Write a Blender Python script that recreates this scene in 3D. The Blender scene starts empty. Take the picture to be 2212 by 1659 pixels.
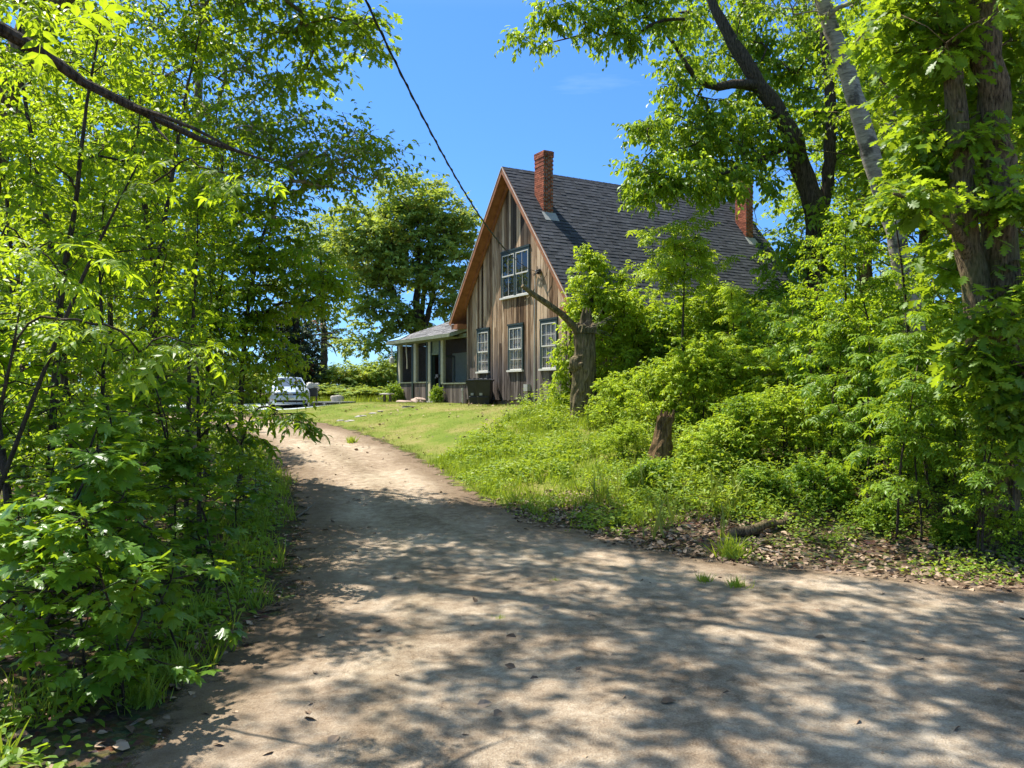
import bpy, math, random
import numpy as np
from mathutils import Vector
R = math.radians
rng = np.random.default_rng(7)
random.seed(7)
SC = bpy.context.scene
COL = SC.collection
F, HZ, CX0, EYE = 1780.0, 846.0, 1106.0, 2.5

# ------------------------------------------------------------------ mesh helpers
def make_mesh(name, V, faces, tint=None, smooth=False):
    V = np.asarray(V, dtype=np.float32).reshape(-1, 3)
    me = bpy.data.meshes.new(name)
    me.vertices.add(len(V)); me.vertices.foreach_set('co', V.ravel())
    if isinstance(faces, np.ndarray): faces = [faces]
    idx, tot = [], []
    for f in faces:
        if isinstance(f, np.ndarray):
            if len(f):
                idx.append(f.ravel()); tot.append(np.full(len(f), f.shape[1]))
        else:
            idx.append(np.array(f)); tot.append(np.array([len(f)]))
    idx = np.concatenate(idx).astype(np.int32); tot = np.concatenate(tot).astype(np.int32)
    start = np.concatenate([[0], np.cumsum(tot)[:-1]]).astype(np.int32)
    me.loops.add(len(idx)); me.loops.foreach_set('vertex_index', idx)
    me.polygons.add(len(tot)); me.polygons.foreach_set('loop_start', start)
    try: me.polygons.foreach_set('loop_total', tot)
    except Exception: pass
    me.polygons.foreach_set('use_smooth', np.full(len(tot), bool(smooth)))
    me.update(calc_edges=True)
    if tint is not None:
        a = me.attributes.new('tint', 'FLOAT', 'POINT')
        a.data.foreach_set('value', np.asarray(tint, dtype=np.float32))
    return me

def link(name, me, mat=None, parent=None, loc=None):
    o = bpy.data.objects.new(name, me); COL.objects.link(o)
    if mat is not None:
        me.materials.append(mat)
    if parent is not None: o.parent = parent
    if loc is not None: o.location = loc
    return o

def tag(o, label=None, cat=None, group=None, kind=None):
    if label: o['label'] = label
    if cat: o['category'] = cat
    if group: o['group'] = group
    if kind: o['kind'] = kind
    return o

def empty(name, loc=(0, 0, 0), rz=0.0, label=None, cat=None, group=None):
    o = bpy.data.objects.new(name, None); COL.objects.link(o)
    o.empty_display_size = 0.2
    o.location = loc; o.rotation_euler = (0, 0, rz)
    return tag(o, label, cat, group)

def copy_tree(o, loc, rz=0.0, sc=(1, 1, 1), label=None):
    r = o.copy(); COL.objects.link(r)
    r.location = loc; r.rotation_euler = (0, 0, rz); r.scale = sc
    if label: r['label'] = label
    for ch in list(o.children):
        c = ch.copy(); COL.objects.link(c); c.parent = r
        for g in list(ch.children):
            d = g.copy(); COL.objects.link(d); d.parent = c
    return r

class MB:
    def __init__(s): s.v = []; s.f = []; s.t = []; s.n = 0
    def add(s, V, Fs, t=0.5):
        V = np.asarray(V, float).reshape(-1, 3)
        for f in Fs: s.f.append([int(i) + s.n for i in f])
        s.v.append(V); s.t.append(np.full(len(V), t) if np.isscalar(t) else np.asarray(t)); s.n += len(V)
    def box(s, x0, x1, y0, y1, z0, z1, t=.5, z1b=None, z0b=None):
        # z1b / z0b: other top / bottom height at x1
        za, zb = z1, (z1 if z1b is None else z1b)
        ca, cb = z0, (z0 if z0b is None else z0b)
        V = [(x0, y0, ca), (x1, y0, cb), (x1, y1, cb), (x0, y1, ca), (x0, y0, za), (x1, y0, zb), (x1, y1, zb), (x0, y1, za)]
        s.add(V, [(0, 3, 2, 1), (4, 5, 6, 7), (0, 1, 5, 4), (1, 2, 6, 5), (2, 3, 7, 6), (3, 0, 4, 7)], t)
    def bar(s, p, q, w, h, up=(0, 0, 1), t=.5):
        p, q, up = Vector(p), Vector(q), Vector(up)
        d = (q - p).normalized(); sd = d.cross(up).normalized() * (w / 2); u = sd.cross(d).normalized() * (h / 2)
        V = [p - sd - u, p + sd - u, p + sd + u, p - sd + u, q - sd - u, q + sd - u, q + sd + u, q - sd + u]
        s.add(V, [(3, 2, 1, 0), (4, 5, 6, 7), (0, 1, 5, 4), (1, 2, 6, 5), (2, 3, 7, 6), (3, 0, 4, 7)], t)
    def tube(s, pts, rad, k=8, t=.5, rough=0.0):
        P = np.asarray(pts, float); n = len(P)
        if np.isscalar(rad): rad = np.full(n, rad)
        T = np.gradient(P, axis=0); T /= np.linalg.norm(T, axis=1, keepdims=True) + 1e-9
        ref = np.array([1., 0, 0]) if abs(T[0][0]) < .8 else np.array([0, 1., 0])
        a = np.linspace(0, 2 * np.pi, k, endpoint=False)
        V = np.zeros((n, k, 3)); u = ref
        for i in range(n):
            u = u - T[i] * (u @ T[i]); u /= np.linalg.norm(u) + 1e-9
            w = np.cross(T[i], u)
            rr = rad[i] * (1 + rough * rng.normal(size=k)) if rough else np.full(k, rad[i])
            V[i] = P[i] + (np.cos(a) * rr)[:, None] * u + (np.sin(a) * rr)[:, None] * w
        Fs = [(i * k + j, i * k + (j + 1) % k, (i + 1) * k + (j + 1) % k, (i + 1) * k + j) for i in range(n - 1) for j in range(k)]
        Fs.append(tuple(range(k))[::-1]); Fs.append(tuple((n - 1) * k + j for j in range(k)))
        s.add(V.reshape(-1, 3), Fs, t)
    def grid(s, fn, us, vs, t=.5, flip=False):
        V = [fn(u, v) for u in us for v in vs]; m = len(vs)
        Fs = []
        for i in range(len(us) - 1):
            for j in range(m - 1):
                q = (i * m + j, (i + 1) * m + j, (i + 1) * m + j + 1, i * m + j + 1)
                Fs.append(q[::-1] if flip else q)
        s.add(V, Fs, t)
    def blob(s, c, r, seed=0, amp=.25, t=.5, nu=8, nv=12, flat=None):
        g = np.random.default_rng(seed)
        ph = g.uniform(0, 6, (4, 3)); fr = g.uniform(.8, 2.4, (4, 3))
        V = []
        for i in range(nu + 1):
            th = math.pi * i / nu
            for j in range(nv):
                a = 2 * math.pi * j / nv
                d = np.array([math.sin(th) * math.cos(a), math.sin(th) * math.sin(a), math.cos(th)])
                q = np.sign(d) * np.abs(d) ** .7
                k = 1 + amp * sum(math.sin(float(fr[m] @ d * 2 + ph[m].sum())) for m in range(4)) / 2
                p = q * k * np.asarray(r)
                V.append(np.asarray(c) + p)
        Fs = [(i * nv + j, (i + 1) * nv + j, (i + 1) * nv + (j + 1) % nv, i * nv + (j + 1) % nv) for i in range(nu) for j in range(nv)]
        s.add(V, Fs, t)
    def build(s, name, mat, parent=None, smooth=False, loc=None):
        me = make_mesh(name, np.concatenate(s.v), s.f, np.concatenate(s.t), smooth)
        return link(name, me, mat, parent, loc)

# ------------------------------------------------------------------ materials
def newmat(name):
    m = bpy.data.materials.new(name); m.use_nodes = True
    nt = m.node_tree; nt.nodes.clear()
    out = nt.nodes.new('ShaderNodeOutputMaterial')
    return m, nt, out
def N(nt, typ, **kw):
    n = nt.nodes.new(typ)
    for k, v in kw.items():
        if k in n.inputs: n.inputs[k].default_value = v
        else: setattr(n, k, v)
    return n
def ramp(nt, stops, interp='LINEAR'):
    r = nt.nodes.new('ShaderNodeValToRGB'); e = r.color_ramp.elements; r.color_ramp.interpolation = interp
    while len(e) < len(stops): e.new(.5)
    for i, (p, c) in enumerate(stops): e[i].position = p; e[i].color = (*c, 1) if len(c) == 3 else c
    return r
def math_(nt, op, a, b=None):
    n = nt.nodes.new('ShaderNodeMath'); n.operation = op
    for i, x in enumerate((a, b)):
        if x is None: continue
        if isinstance(x, (int, float)): n.inputs[i].default_value = x
        else: nt.links.new(x, n.inputs[i])
    return n.outputs[0]
def mixc(nt, fac, a, b, mode='MIX'):
    n = nt.nodes.new('ShaderNodeMix'); n.data_type = 'RGBA'; n.blend_type = mode; n.clamp_factor = True
    for sock, x in ((n.inputs[0], fac), (n.inputs[6], a), (n.inputs[7], b)):
        if isinstance(x, (int, float)): sock.default_value = x
        elif isinstance(x, tuple): sock.default_value = (*x, 1)
        else: nt.links.new(x, sock)
    return n.outputs[2]
def coords(nt, scale=(1, 1, 1), kind='Object'):
    tc = nt.nodes.new('ShaderNodeTexCoord'); mp = nt.nodes.new('ShaderNodeMapping'); mp.inputs['Scale'].default_value = scale
    nt.links.new(tc.outputs[kind], mp.inputs['Vector']); return mp.outputs[0]
def noise(nt, vec, scale, detail=4, rough=.55):
    n = N(nt, 'ShaderNodeTexNoise', Scale=scale, Detail=detail, Roughness=rough)
    if vec is not None: nt.links.new(vec, n.inputs['Vector'])
    return n.outputs['Fac']
def attr(nt, name='tint'):
    n = nt.nodes.new('ShaderNodeAttribute'); n.attribute_name = name; return n.outputs['Fac']
def bump(nt, h, strength=.4, dist=.02):
    b = N(nt, 'ShaderNodeBump', Strength=strength, Distance=dist); nt.links.new(h, b.inputs['Height']); return b.outputs[0]
def bsdf(nt, out, color, rough=.7, spec=.3, metal=0, normal=None, surf=True):
    p = nt.nodes.new('ShaderNodeBsdfPrincipled')
    p.inputs['Metallic'].default_value = metal; p.inputs['Specular IOR Level'].default_value = spec
    for k, x in (('Base Color', color), ('Roughness', rough)):
        if isinstance(x, (int, float)): p.inputs[k].default_value = x
        elif isinstance(x, tuple): p.inputs[k].default_value = (*x, 1)
        else: nt.links.new(x, p.inputs[k])
    if normal is not None: nt.links.new(normal, p.inputs['Normal'])
    if surf: nt.links.new(p.outputs[0], out.inputs[0])
    return p
def simple(name, col, rough=.6, spec=.4, metal=0, var=.25, scale=6.0, bmp=0.0, stretch=(1, 1, 1), tint=0.0):
    """noise-varied paint / stone / plastic"""
    m, nt, out = newmat(name)
    v = coords(nt, stretch); nz = noise(nt, v, scale, 6, .6)
    lo = tuple(c * (1 - var) for c in col); hi = tuple(min(1, c * (1 + var)) for c in col)
    r = ramp(nt, [(.3, lo), (.7, hi)]); nt.links.new(nz, r.inputs[0]); c = r.outputs[0]
    if tint:
        t = ramp(nt, [(0, (1 - tint,) * 3), (1, (1 + tint,) * 3)]); nt.links.new(attr(nt), t.inputs[0])
        c = mixc(nt, 1.0, c, t.outputs[0], 'MULTIPLY')
    bsdf(nt, out, c, rough, spec, metal, bump(nt, nz, bmp) if bmp else None)
    return m
def leafmat(name, lo, hi, trans, tf=.45, rough=.45, odd=None, oddat=.97):
    """lo/hi upper-side colours across the leaf tint, trans = light passing through"""
    m, nt, out = newmat(name)
    t = attr(nt)
    st = [(0, lo), (.9, hi)]
    if odd: st += [(oddat, hi), (1, odd)]
    r = ramp(nt, st); nt.links.new(t, r.inputs[0])
    p = bsdf(nt, out, r.outputs[0], rough, .35, surf=False)
    tr = nt.nodes.new('ShaderNodeBsdfTranslucent')
    r2 = ramp(nt, [(0, tuple(c * .62 for c in trans)), (1, trans)]); nt.links.new(t, r2.inputs[0])
    nt.links.new(r2.outputs[0], tr.inputs[0])
    mx = nt.nodes.new('ShaderNodeMixShader'); mx.inputs[0].default_value = tf
    nt.links.new(p.outputs[0], mx.inputs[1]); nt.links.new(tr.outputs[0], mx.inputs[2]); nt.links.new(mx.outputs[0], out.inputs[0])
    return m
def barkmat(name, lo, hi, scale=5.0, stretch=(6, 6, 1.0), moss=None):
    m, nt, out = newmat(name)
    v = coords(nt, stretch); nz = noise(nt, v, scale, 8, .65); big = noise(nt, coords(nt), 2.0, 3)
    r = ramp(nt, [(.35, lo), (.62, hi)]); nt.links.new(nz, r.inputs[0]); c = r.outputs[0]
    if moss:
        g = ramp(nt, [(.48, (0, 0, 0)), (.62, (1, 1, 1))]); nt.links.new(big, g.inputs[0]); c = mixc(nt, math_(nt, 'MULTIPLY', g.outputs[0], .6), c, moss)
    bsdf(nt, out, c, .9, .15, 0, bump(nt, nz, 1.0, .06))
    return m

M = {}
M['oak_leaf'] = leafmat('oak_leaf', (.080, .170, .014), (.155, .270, .022), (.50, .66, .024), .47)
M['birch_leaf'] = leafmat('birch_leaf', (.085, .170, .015), (.155, .265, .022), (.50, .67, .026), .48)
M['sapling_leaf'] = leafmat('sapling_leaf', (.088, .185, .013), (.175, .300, .020), (.60, .78, .022), .50)
M['maple_leaf'] = leafmat('maple_leaf', (.072, .180, .018), (.145, .275, .030), (.48, .66, .022), .44, .32)
M['bright_leaf'] = leafmat('bright_leaf', (.235, .365, .024), (.43, .545, .045), (.66, .80, .032), .42, .5)
M['green_leaf'] = leafmat('green_leaf', (.105, .220, .021), (.230, .360, .036), (.52, .69, .028), .44, .42)
M['far_leaf'] = leafmat('far_leaf', (.165, .285, .055), (.33, .44, .09), (.60, .68, .06), .40, .6, (.42, .32, .06), .96)
M['dark_leaf'] = leafmat('dark_leaf', (.030, .058, .036), (.065, .095, .046), (.08, .11, .03), .3, .6, (.24, .06, .03), .97)
M['herb_leaf'] = leafmat('herb_leaf', (.135, .250, .020), (.30, .41, .05), (.50, .63, .03), .42, .55)
M['grass'] = leafmat('grass', (.140, .250, .017), (.34, .42, .055), (.48, .59, .03), .40, .5)
M['lawn_grass'] = leafmat('lawn_grass', (.12, .190, .016), (.31, .33, .06), (.30, .35, .03), .25, .6)
M['dry_leaf'] = leafmat('dry_leaf', (.13, .075, .040), (.46, .33, .22), (.12, .07, .03), .15, .75)
M['bark'] = barkmat('bark', (.036, .025, .015), (.30, .215, .12), 8, (4, 4, .9), moss=(.13, .13, .045))
M['dark_bark'] = barkmat('dark_bark', (.024, .018, .013), (.13, .10, .072), 7, (5, 5, .8))
M['twig_bark'] = barkmat('twig_bark', (.03, .024, .016), (.11, .085, .055), 9, (3, 3, 1))
M['pale_bark'] = barkmat('pale_bark', (.10, .085, .065), (.30, .26, .21), 6, (4, 4, 1))
M['stump_wood'] = barkmat('stump_wood', (.065, .048, .028), (.32, .245, .14), 4, (7, 7, .8), (.06, .065, .02))
M['red_stump'] = barkmat('red_stump', (.06, .036, .018), (.24, .15, .07), 4, (7, 7, .8))
def birchmat():
    m, nt, out = newmat('birch_bark')
    nz = noise(nt, coords(nt, (2.5, 2.5, 14)), 1.6, 6, .7); n2 = noise(nt, coords(nt, (1, 1, 1.2)), 2.3, 5, .6)
    r = ramp(nt, [(.30, (.03, .026, .022)), (.42, (.24, .20, .16)), (.62, (.42, .37, .30))]); nt.links.new(nz, r.inputs[0])
    g = ramp(nt, [(.52, (0, 0, 0)), (.60, (1, 1, 1))]); nt.links.new(n2, g.inputs[0])
    c = mixc(nt, math_(nt, 'MULTIPLY', g.outputs[0], .8), r.outputs[0], (.05, .042, .034))
    bsdf(nt, out, c, .8, .2, 0, bump(nt, nz, .4, .01)); return m
M['birch_bark'] = birchmat()

def boardmat(name='weathered_boards'):
    m, nt, out = newmat(name)
    t = attr(nt); tc = nt.nodes.new('ShaderNodeTexCoord'); sx = nt.nodes.new('ShaderNodeSeparateXYZ'); nt.links.new(tc.outputs['Object'], sx.inputs[0])
    # offset the grain per board
    cb = nt.nodes.new('ShaderNodeCombineXYZ'); nt.links.new(math_(nt, 'MULTIPLY', t, 37.0), cb.inputs[2])
    ad = nt.nodes.new('ShaderNodeVectorMath'); ad.operation = 'ADD'
    nt.links.new(tc.outputs['Object'], ad.inputs[0]); nt.links.new(cb.outputs[0], ad.inputs[1])
    mp = nt.nodes.new('ShaderNodeMapping'); mp.inputs['Scale'].default_value = (16, 16, .9); nt.links.new(ad.outputs[0], mp.inputs[0])
    g1 = noise(nt, mp.outputs[0], 1.5, 8, .65)
    mp2 = nt.nodes.new('ShaderNodeMapping'); mp2.inputs['Scale'].default_value = (3, 3, .35); nt.links.new(ad.outputs[0], mp2.inputs[0])
    g2 = noise(nt, mp2.outputs[0], 2.0, 5, .6)
    warm = ramp(nt, [(.12, (.026, .016, .010)), (.36, (.135, .076, .038)), (.52, (.30, .19, .11)), (.76, (.60, .45, .30)), (1, (.44, .21, .075))])
    s1 = math_(nt, 'ADD', math_(nt, 'MULTIPLY', t, .62), math_(nt, 'MULTIPLY', math_(nt, 'SUBTRACT', g1, .25), .75))
    nt.links.new(s1, warm.inputs[0])
    grey = ramp(nt, [(.2, (.036, .029, .026)), (.5, (.115, .092, .081)), (.8, (.30, .25, .22))])
    nt.links.new(math_(nt, 'ADD', math_(nt, 'MULTIPLY', t, .4), math_(nt, 'MULTIPLY', g1, .55)), grey.inputs[0])
    # low rain-splashed boards have gone grey, the upper ones keep warm brown
    zz = math_(nt, 'ADD', sx.outputs[2], math_(nt, 'MULTIPLY', math_(nt, 'SUBTRACT', g2, .5), 3.2))
    mr = N(nt, 'ShaderNodeMapRange'); mr.inputs['From Min'].default_value = 1.2; mr.inputs['From Max'].default_value = 2.7
    nt.links.new(zz, mr.inputs['Value'])
    c = mixc(nt, mr.outputs[0], grey.outputs[0], warm.outputs[0])
    st = ramp(nt, [(.53, (1, 1, 1)), (.66, (.30, .26, .235))]); nt.links.new(g2, st.inputs[0])
    c = mixc(nt, 1.0, c, st.outputs[0], 'MULTIPLY')
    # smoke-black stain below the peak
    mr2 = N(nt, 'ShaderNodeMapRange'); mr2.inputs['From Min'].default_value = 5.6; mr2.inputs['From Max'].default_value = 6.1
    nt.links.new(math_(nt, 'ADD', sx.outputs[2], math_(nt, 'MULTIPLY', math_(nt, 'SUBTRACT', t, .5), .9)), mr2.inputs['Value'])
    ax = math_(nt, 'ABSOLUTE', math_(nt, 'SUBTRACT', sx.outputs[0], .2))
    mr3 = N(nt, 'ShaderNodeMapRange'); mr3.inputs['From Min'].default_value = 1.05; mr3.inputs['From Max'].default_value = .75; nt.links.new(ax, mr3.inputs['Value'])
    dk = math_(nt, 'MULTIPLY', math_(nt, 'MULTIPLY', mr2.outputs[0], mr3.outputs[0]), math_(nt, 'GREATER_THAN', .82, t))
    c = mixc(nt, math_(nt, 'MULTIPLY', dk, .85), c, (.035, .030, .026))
    bsdf(nt, out, c, .88, .15, 0, bump(nt, g1, .5, .01)); return m
M['boards'] = boardmat()
def shinglemat(name, lo, hi):
    m, nt, out = newmat(name)
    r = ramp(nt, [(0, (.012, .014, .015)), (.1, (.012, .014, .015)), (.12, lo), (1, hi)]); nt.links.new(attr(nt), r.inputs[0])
    nz = noise(nt, coords(nt), 60, 3, .7); r2 = ramp(nt, [(.3, (.75, .75, .75)), (.7, (1.25, 1.25, 1.25))]); nt.links.new(nz, r2.inputs[0])
    big = noise(nt, coords(nt), .5, 3); r3 = ramp(nt, [(.3, (.9, .9, .9)), (.7, (1.12, 1.1, 1.08))]); nt.links.new(big, r3.inputs[0])
    c = mixc(nt, 1, mixc(nt, 1, r.outputs[0], r2.outputs[0], 'MULTIPLY'), r3.outputs[0], 'MULTIPLY')
    bsdf(nt, out, c, .85, .2); return m
M['shingles'] = shinglemat('roof_shingles', (.031, .035, .042), (.074, .080, .094))
M['porch_shingles'] = shinglemat('porch_shingles', (.20, .195, .195), (.26, .255, .255))
M['brick'] = simple('red_brick', (.33, .105, .056), .85, .2, var=.35, scale=14, bmp=.4, tint=.45)
M['mortar'] = simple('mortar', (.30, .25, .22), .95, .1, var=.3, scale=20)
M['soffit'] = simple('soffit_wood', (.30, .125, .055), .7, .3, var=.3, scale=5, stretch=(1, 1, 1))
M['rake'] = simple('pale_drip_edge', (.55, .53, .48), .6, .3, var=.15)
M['green_paint'] = simple('dark_green_paint', (.018, .032, .026), .55, .4, var=.3, scale=12)
M['white_paint'] = simple('white_paint', (.58, .56, .50), .6, .3, var=.12, scale=14)
M['cream_paint'] = simple('cream_paint', (.46, .42, .29), .6, .3, var=.15, scale=9)
M['mossy_trim'] = simple('mossy_trim', (.17, .19, .125), .8, .2, var=.35, scale=7)
M['curtain'] = simple('curtain', (.78, .78, .72), .9, .1, var=.5, scale=1.5, stretch=(14, 1, .1))
M['interior'] = simple('dark_interior', (.075, .048, .036), .9, .1, var=.3)
M['screenwall'] = simple('brown_panelling', (.11, .065, .048), .9, .1, var=.25, scale=4)
M['pale_panel'] = simple('pale_panel', (.62, .68, .62), .7, .2, var=.12)
M['foundation'] = simple('foundation', (.22, .15, .11), .9, .1, var=.4, scale=5, bmp=.5)
M['grey_plastic'] = simple('grey_plastic', (.33, .33, .31), .6, .3, var=.1)
M['bin_plastic'] = simple('bin_plastic', (.026, .026, .028), .5, .4, var=.25, scale=4)
M['bin_lid'] = simple('bin_lid', (.045, .046, .052), .36, .5, var=.25, scale=4)
M['black_rubber'] = simple('black_rubber', (.018, .018, .018), .8, .2, var=.2)
M['dark_metal'] = simple('dark_metal', (.03, .028, .027), .5, .5, var=.3)
M['stone'] = simple('grey_stone', (.36, .33, .29), .85, .2, var=.35, scale=7, bmp=.6)
M['pink_stone'] = simple('pink_stone', (.42, .31, .25), .85, .2, var=.3, scale=8, bmp=.5)
M['dark_stone'] = simple('dark_stone', (.15, .115, .09), .9, .2, var=.4, scale=7, bmp=.6)
M['grey_wood'] = simple('grey_wood', (.36, .34, .31), .85, .2, var=.35, scale=6, stretch=(1, 8, 8), tint=.3)
M['cover'] = simple('weathered_cover', (.55, .52, .47), .8, .2, var=.3, scale=5, bmp=.5)
M['blue_sheet'] = simple('blue_sheet', (.20, .42, .75), .45, .5, var=.1)
M['cable'] = simple('black_cable', (.022, .022, .024), .6, .4, var=.2)
M['pale_rope'] = simple('pale_rope', (.40, .36, .26), .8, .2, var=.2)
M['plate'] = simple('licence_plate', (.60, .58, .44), .5, .3, var=.1)
M['plate_text'] = simple('plate_text', (.10, .13, .14), .5, .3, var=.1)
M['gravel'] = simple('gravel', (.36, .28, .21), .9, .2, var=.4, scale=3, tint=.5)
M['amber'] = simple('amber_lens', (.6, .22, .04), .3, .5, var=.1)
M['terracotta'] = simple('terracotta', (.45, .17, .07), .8, .2, var=.2)
M['copper_house'] = simple('orange_wood', (.45, .20, .05), .7, .3, var=.2)
def paintmat():
    m, nt, out = newmat('silver_blue_paint')
    p = bsdf(nt, out, (.47, .53, .63), .30, .5, .35); p.inputs['Coat Weight'].default_value = .8; p.inputs['Coat Roughness'].default_value = .06; return m
M['car_paint'] = paintmat()
def glassmat(name, tint, rough=.03, clear=.0):
    m, nt, out = newmat(name)
    p = bsdf(nt, out, tint, rough, .6, 0, surf=False)
    if clear:
        tr = nt.nodes.new('ShaderNodeBsdfTransparent'); mx = nt.nodes.new('ShaderNodeMixShader')
        mx.inputs[0].default_value = clear
        nt.links.new(p.outputs[0], mx.inputs[1]); nt.links.new(tr.outputs[0], mx.inputs[2]); nt.links.new(mx.outputs[0], out.inputs[0])
    else: nt.links.new(p.outputs[0], out.inputs[0])
    return m
M['windscreen'] = glassmat('windscreen_glass', (.06, .085, .13), .03)
M['pane'] = glassmat('window_glass', (.02, .025, .03), .02, .80)
M['pane_dark'] = glassmat('upper_window_glass', (.015, .02, .022), .01, .25)
M['lamp_lens'] = glassmat('lamp_lens', (.42, .44, .45), .12)
M['screen'] = glassmat('insect_screen', (.018, .017, .015), .7, .74)

# ------------------------------------------------------------------ camera, sun, sky
cam = bpy.data.cameras.new('camera'); co = bpy.data.objects.new('camera', cam); COL.objects.link(co)
cam.sensor_fit = 'HORIZONTAL'; cam.sensor_width = 36; cam.lens = 36 * F / 2212
cam.shift_y = (HZ - 829.5) / 2212; cam.clip_end = 3000; cam.clip_start = .05
co.location = (0, 0, EYE); co.rotation_euler = (R(90), 0, 0)
SC.camera = co
SUN_AZ = math.atan2(-.839, .545)      # from +Y, negative = to the left
SUN_EL = R(61)
sdir = Vector((math.sin(SUN_AZ) * math.cos(SUN_EL), math.cos(SUN_AZ) * math.cos(SUN_EL), math.sin(SUN_EL)))
sl = bpy.data.lights.new('sun', 'SUN'); so = bpy.data.objects.new('sun', sl); COL.objects.link(so)
sl.energy = 5.0; sl.angle = R(.53); sl.color = (1, .95, .86)
so.rotation_euler = sdir.to_track_quat('Z', 'Y').to_euler(); so.location = (0, 0, 60)
w = bpy.data.worlds.new('World'); SC.world = w; w.use_nodes = True
wn = w.node_tree; bg = wn.nodes['Background']
sky = wn.nodes.new('ShaderNodeTexSky'); sky.sky_type = 'NISHITA'; sky.sun_disc = False
sky.sun_elevation = SUN_EL; sky.sun_rotation = SUN_AZ; sky.air_density = 1.0; sky.dust_density = .25; sky.ozone_density = 3.0
geo = wn.nodes.new('ShaderNodeTexCoord'); sep = wn.nodes.new('ShaderNodeSeparateXYZ'); wn.links.new(geo.outputs['Generated'], sep.inputs[0])
# clear deep blue near the horizon; unseen overhead sky boosted warm as added fill
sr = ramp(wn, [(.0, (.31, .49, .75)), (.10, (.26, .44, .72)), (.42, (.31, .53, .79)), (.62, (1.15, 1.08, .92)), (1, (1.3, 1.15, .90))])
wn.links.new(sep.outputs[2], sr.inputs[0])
cir = noise(wn, coords(wn, (1.2, 3.0, 9), 'Generated'), 2.2, 6, .6); cr = ramp(wn, [(.62, (0, 0, 0)), (.80, (1, 1, 1))]); wn.links.new(cir, cr.inputs[0])
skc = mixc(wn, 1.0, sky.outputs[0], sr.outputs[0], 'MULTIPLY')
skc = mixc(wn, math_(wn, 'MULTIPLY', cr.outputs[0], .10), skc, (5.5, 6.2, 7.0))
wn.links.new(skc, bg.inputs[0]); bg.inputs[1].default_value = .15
SC.view_settings.view_transform = 'Standard'; SC.view_settings.look = 'None'; SC.view_settings.exposure = 1.0; SC.view_settings.gamma = 1
SC.view_settings.use_curve_mapping = False
cy = SC.cycles
cy.max_bounces = 7; cy.diffuse_bounces = 4; cy.glossy_bounces = 3; cy.transmission_bounces = 4; cy.transparent_max_bounces = 12
cy.use_denoising = True; cy.caustics_reflective = False; cy.caustics_refractive = False
SC.render.threads_mode = 'AUTO'

# ------------------------------------------------------------------ terrain
BY = np.array([-60, 0, 5, 11, 17, 23, 29, 36, 38, 42, 50, 80, 700.]); BZ = np.array([-.4, 0, 0, .15, .5, .9, 1.3, 1.65, 1.7, 1.82, 1.95, 1.95, 1.6])
TY = np.array([-60, 4, 10, 14, 20, 26, 31, 60, 700.]); TZ = np.array([.3, .35, .70, 1.1, 1.6, 1.93, 1.97, 2.0, 1.6])
def base(y): return np.interp(y, BY, BZ)
def ss(a, b, x):
    t = np.clip((x - a) / (b - a), 0, 1); return t * t * (3 - 2 * t)
def edge_xy(pts):
    out = []
    ys = np.linspace(3, 70, 6000)
    for px, py in pts:
        k = np.argmax(EYE - (py - HZ) / F * ys < base(ys)); Y = ys[k]
        out.append(((px - CX0) / F * Y, Y))
    return out
REDGE = [(2212, 1275), (1900, 1240), (1600, 1213), (1450, 1188), (1200, 1140), (1060, 1088), (1000, 1058), (930, 1010), (870, 975), (800, 945), (745, 926), (690, 914)]
LEDGE = [(470, 925), (545, 958), (590, 990), (638, 1050), (645, 1150), (625, 1285), (530, 1390), (410, 1480), (310, 1610), (240, 1690)]
re_, le_ = edge_xy(REDGE), edge_xy(LEDGE)
DRIVE = np.array([(9.5, -4), (30, -2), (30, 6.5), (14, 9.0)] + re_ + [(-14, 35.5), (-24, 37), (-24, 33.5), (-14, 30.5)] + le_ + [(-2.6, 3.5), (-3.0, -4)])
def sdist(P, poly):
    P = np.asarray(P, float); x, y = P[..., 0].ravel(), P[..., 1].ravel()
    d = np.full(x.shape, 1e9); ins = np.zeros(x.shape, bool)
    n = len(poly)
    for i in range(n):
        (ax, ay), (bx, by) = poly[i], poly[(i + 1) % n]
        ex, ey = bx - ax, by - ay
        t = np.clip(((x - ax) * ex + (y - ay) * ey) / (ex * ex + ey * ey + 1e-12), 0, 1)
        d = np.minimum(d, np.hypot(x - ax - t * ex, y - ay - t * ey))
        c = ((ay > y) != (by > y)); xi = ax + (y - ay) / (by - ay + 1e-12) * ex
        ins ^= c & (x < xi)
    return np.where(ins, -d, d).reshape(P.shape[:-1])
CXY = np.array([-20, 0, 12, 17, 24, 30, 34, 60.]); CXX = np.array([0, -.5, -1.5, -3, -5.5, -9, -12, -30.])
def fbm(x, y):
    return (np.sin(x * .9 + 1.3 * np.sin(y * .7)) + np.sin(y * 1.1 + 1.7 * np.sin(x * .6)) + .5 * np.sin(2.3 * x + y * 1.9) + .5 * np.sin(3.1 * y - 2.2 * x)) / 3
def H(x, y, d=None):
    x = np.asarray(x, float); y = np.asarray(y, float)
    if d is None: d = sdist(np.stack([x, y], -1), DRIVE)
    b = base(y); right = x > np.interp(y, CXY, CXX)
    S = ss(.0, 5.5, d) * np.where(y > 22, ss(-10.5, -7, x), 1)
    h = np.where(right, b + (np.interp(y, TY, TZ) - b) * S, b + .22 * ss(0, 3, d))
    h = h + .06 * fbm(x * 1.3, y * 1.3) * ss(.1, 2.5, d) * np.where((y > 20) & right, .4, 1)
    return h + .012 * fbm(x * 2.2, y * 2.2)
def H1(x, y): return float(H(np.array([x]), np.array([y]))[0])
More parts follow.
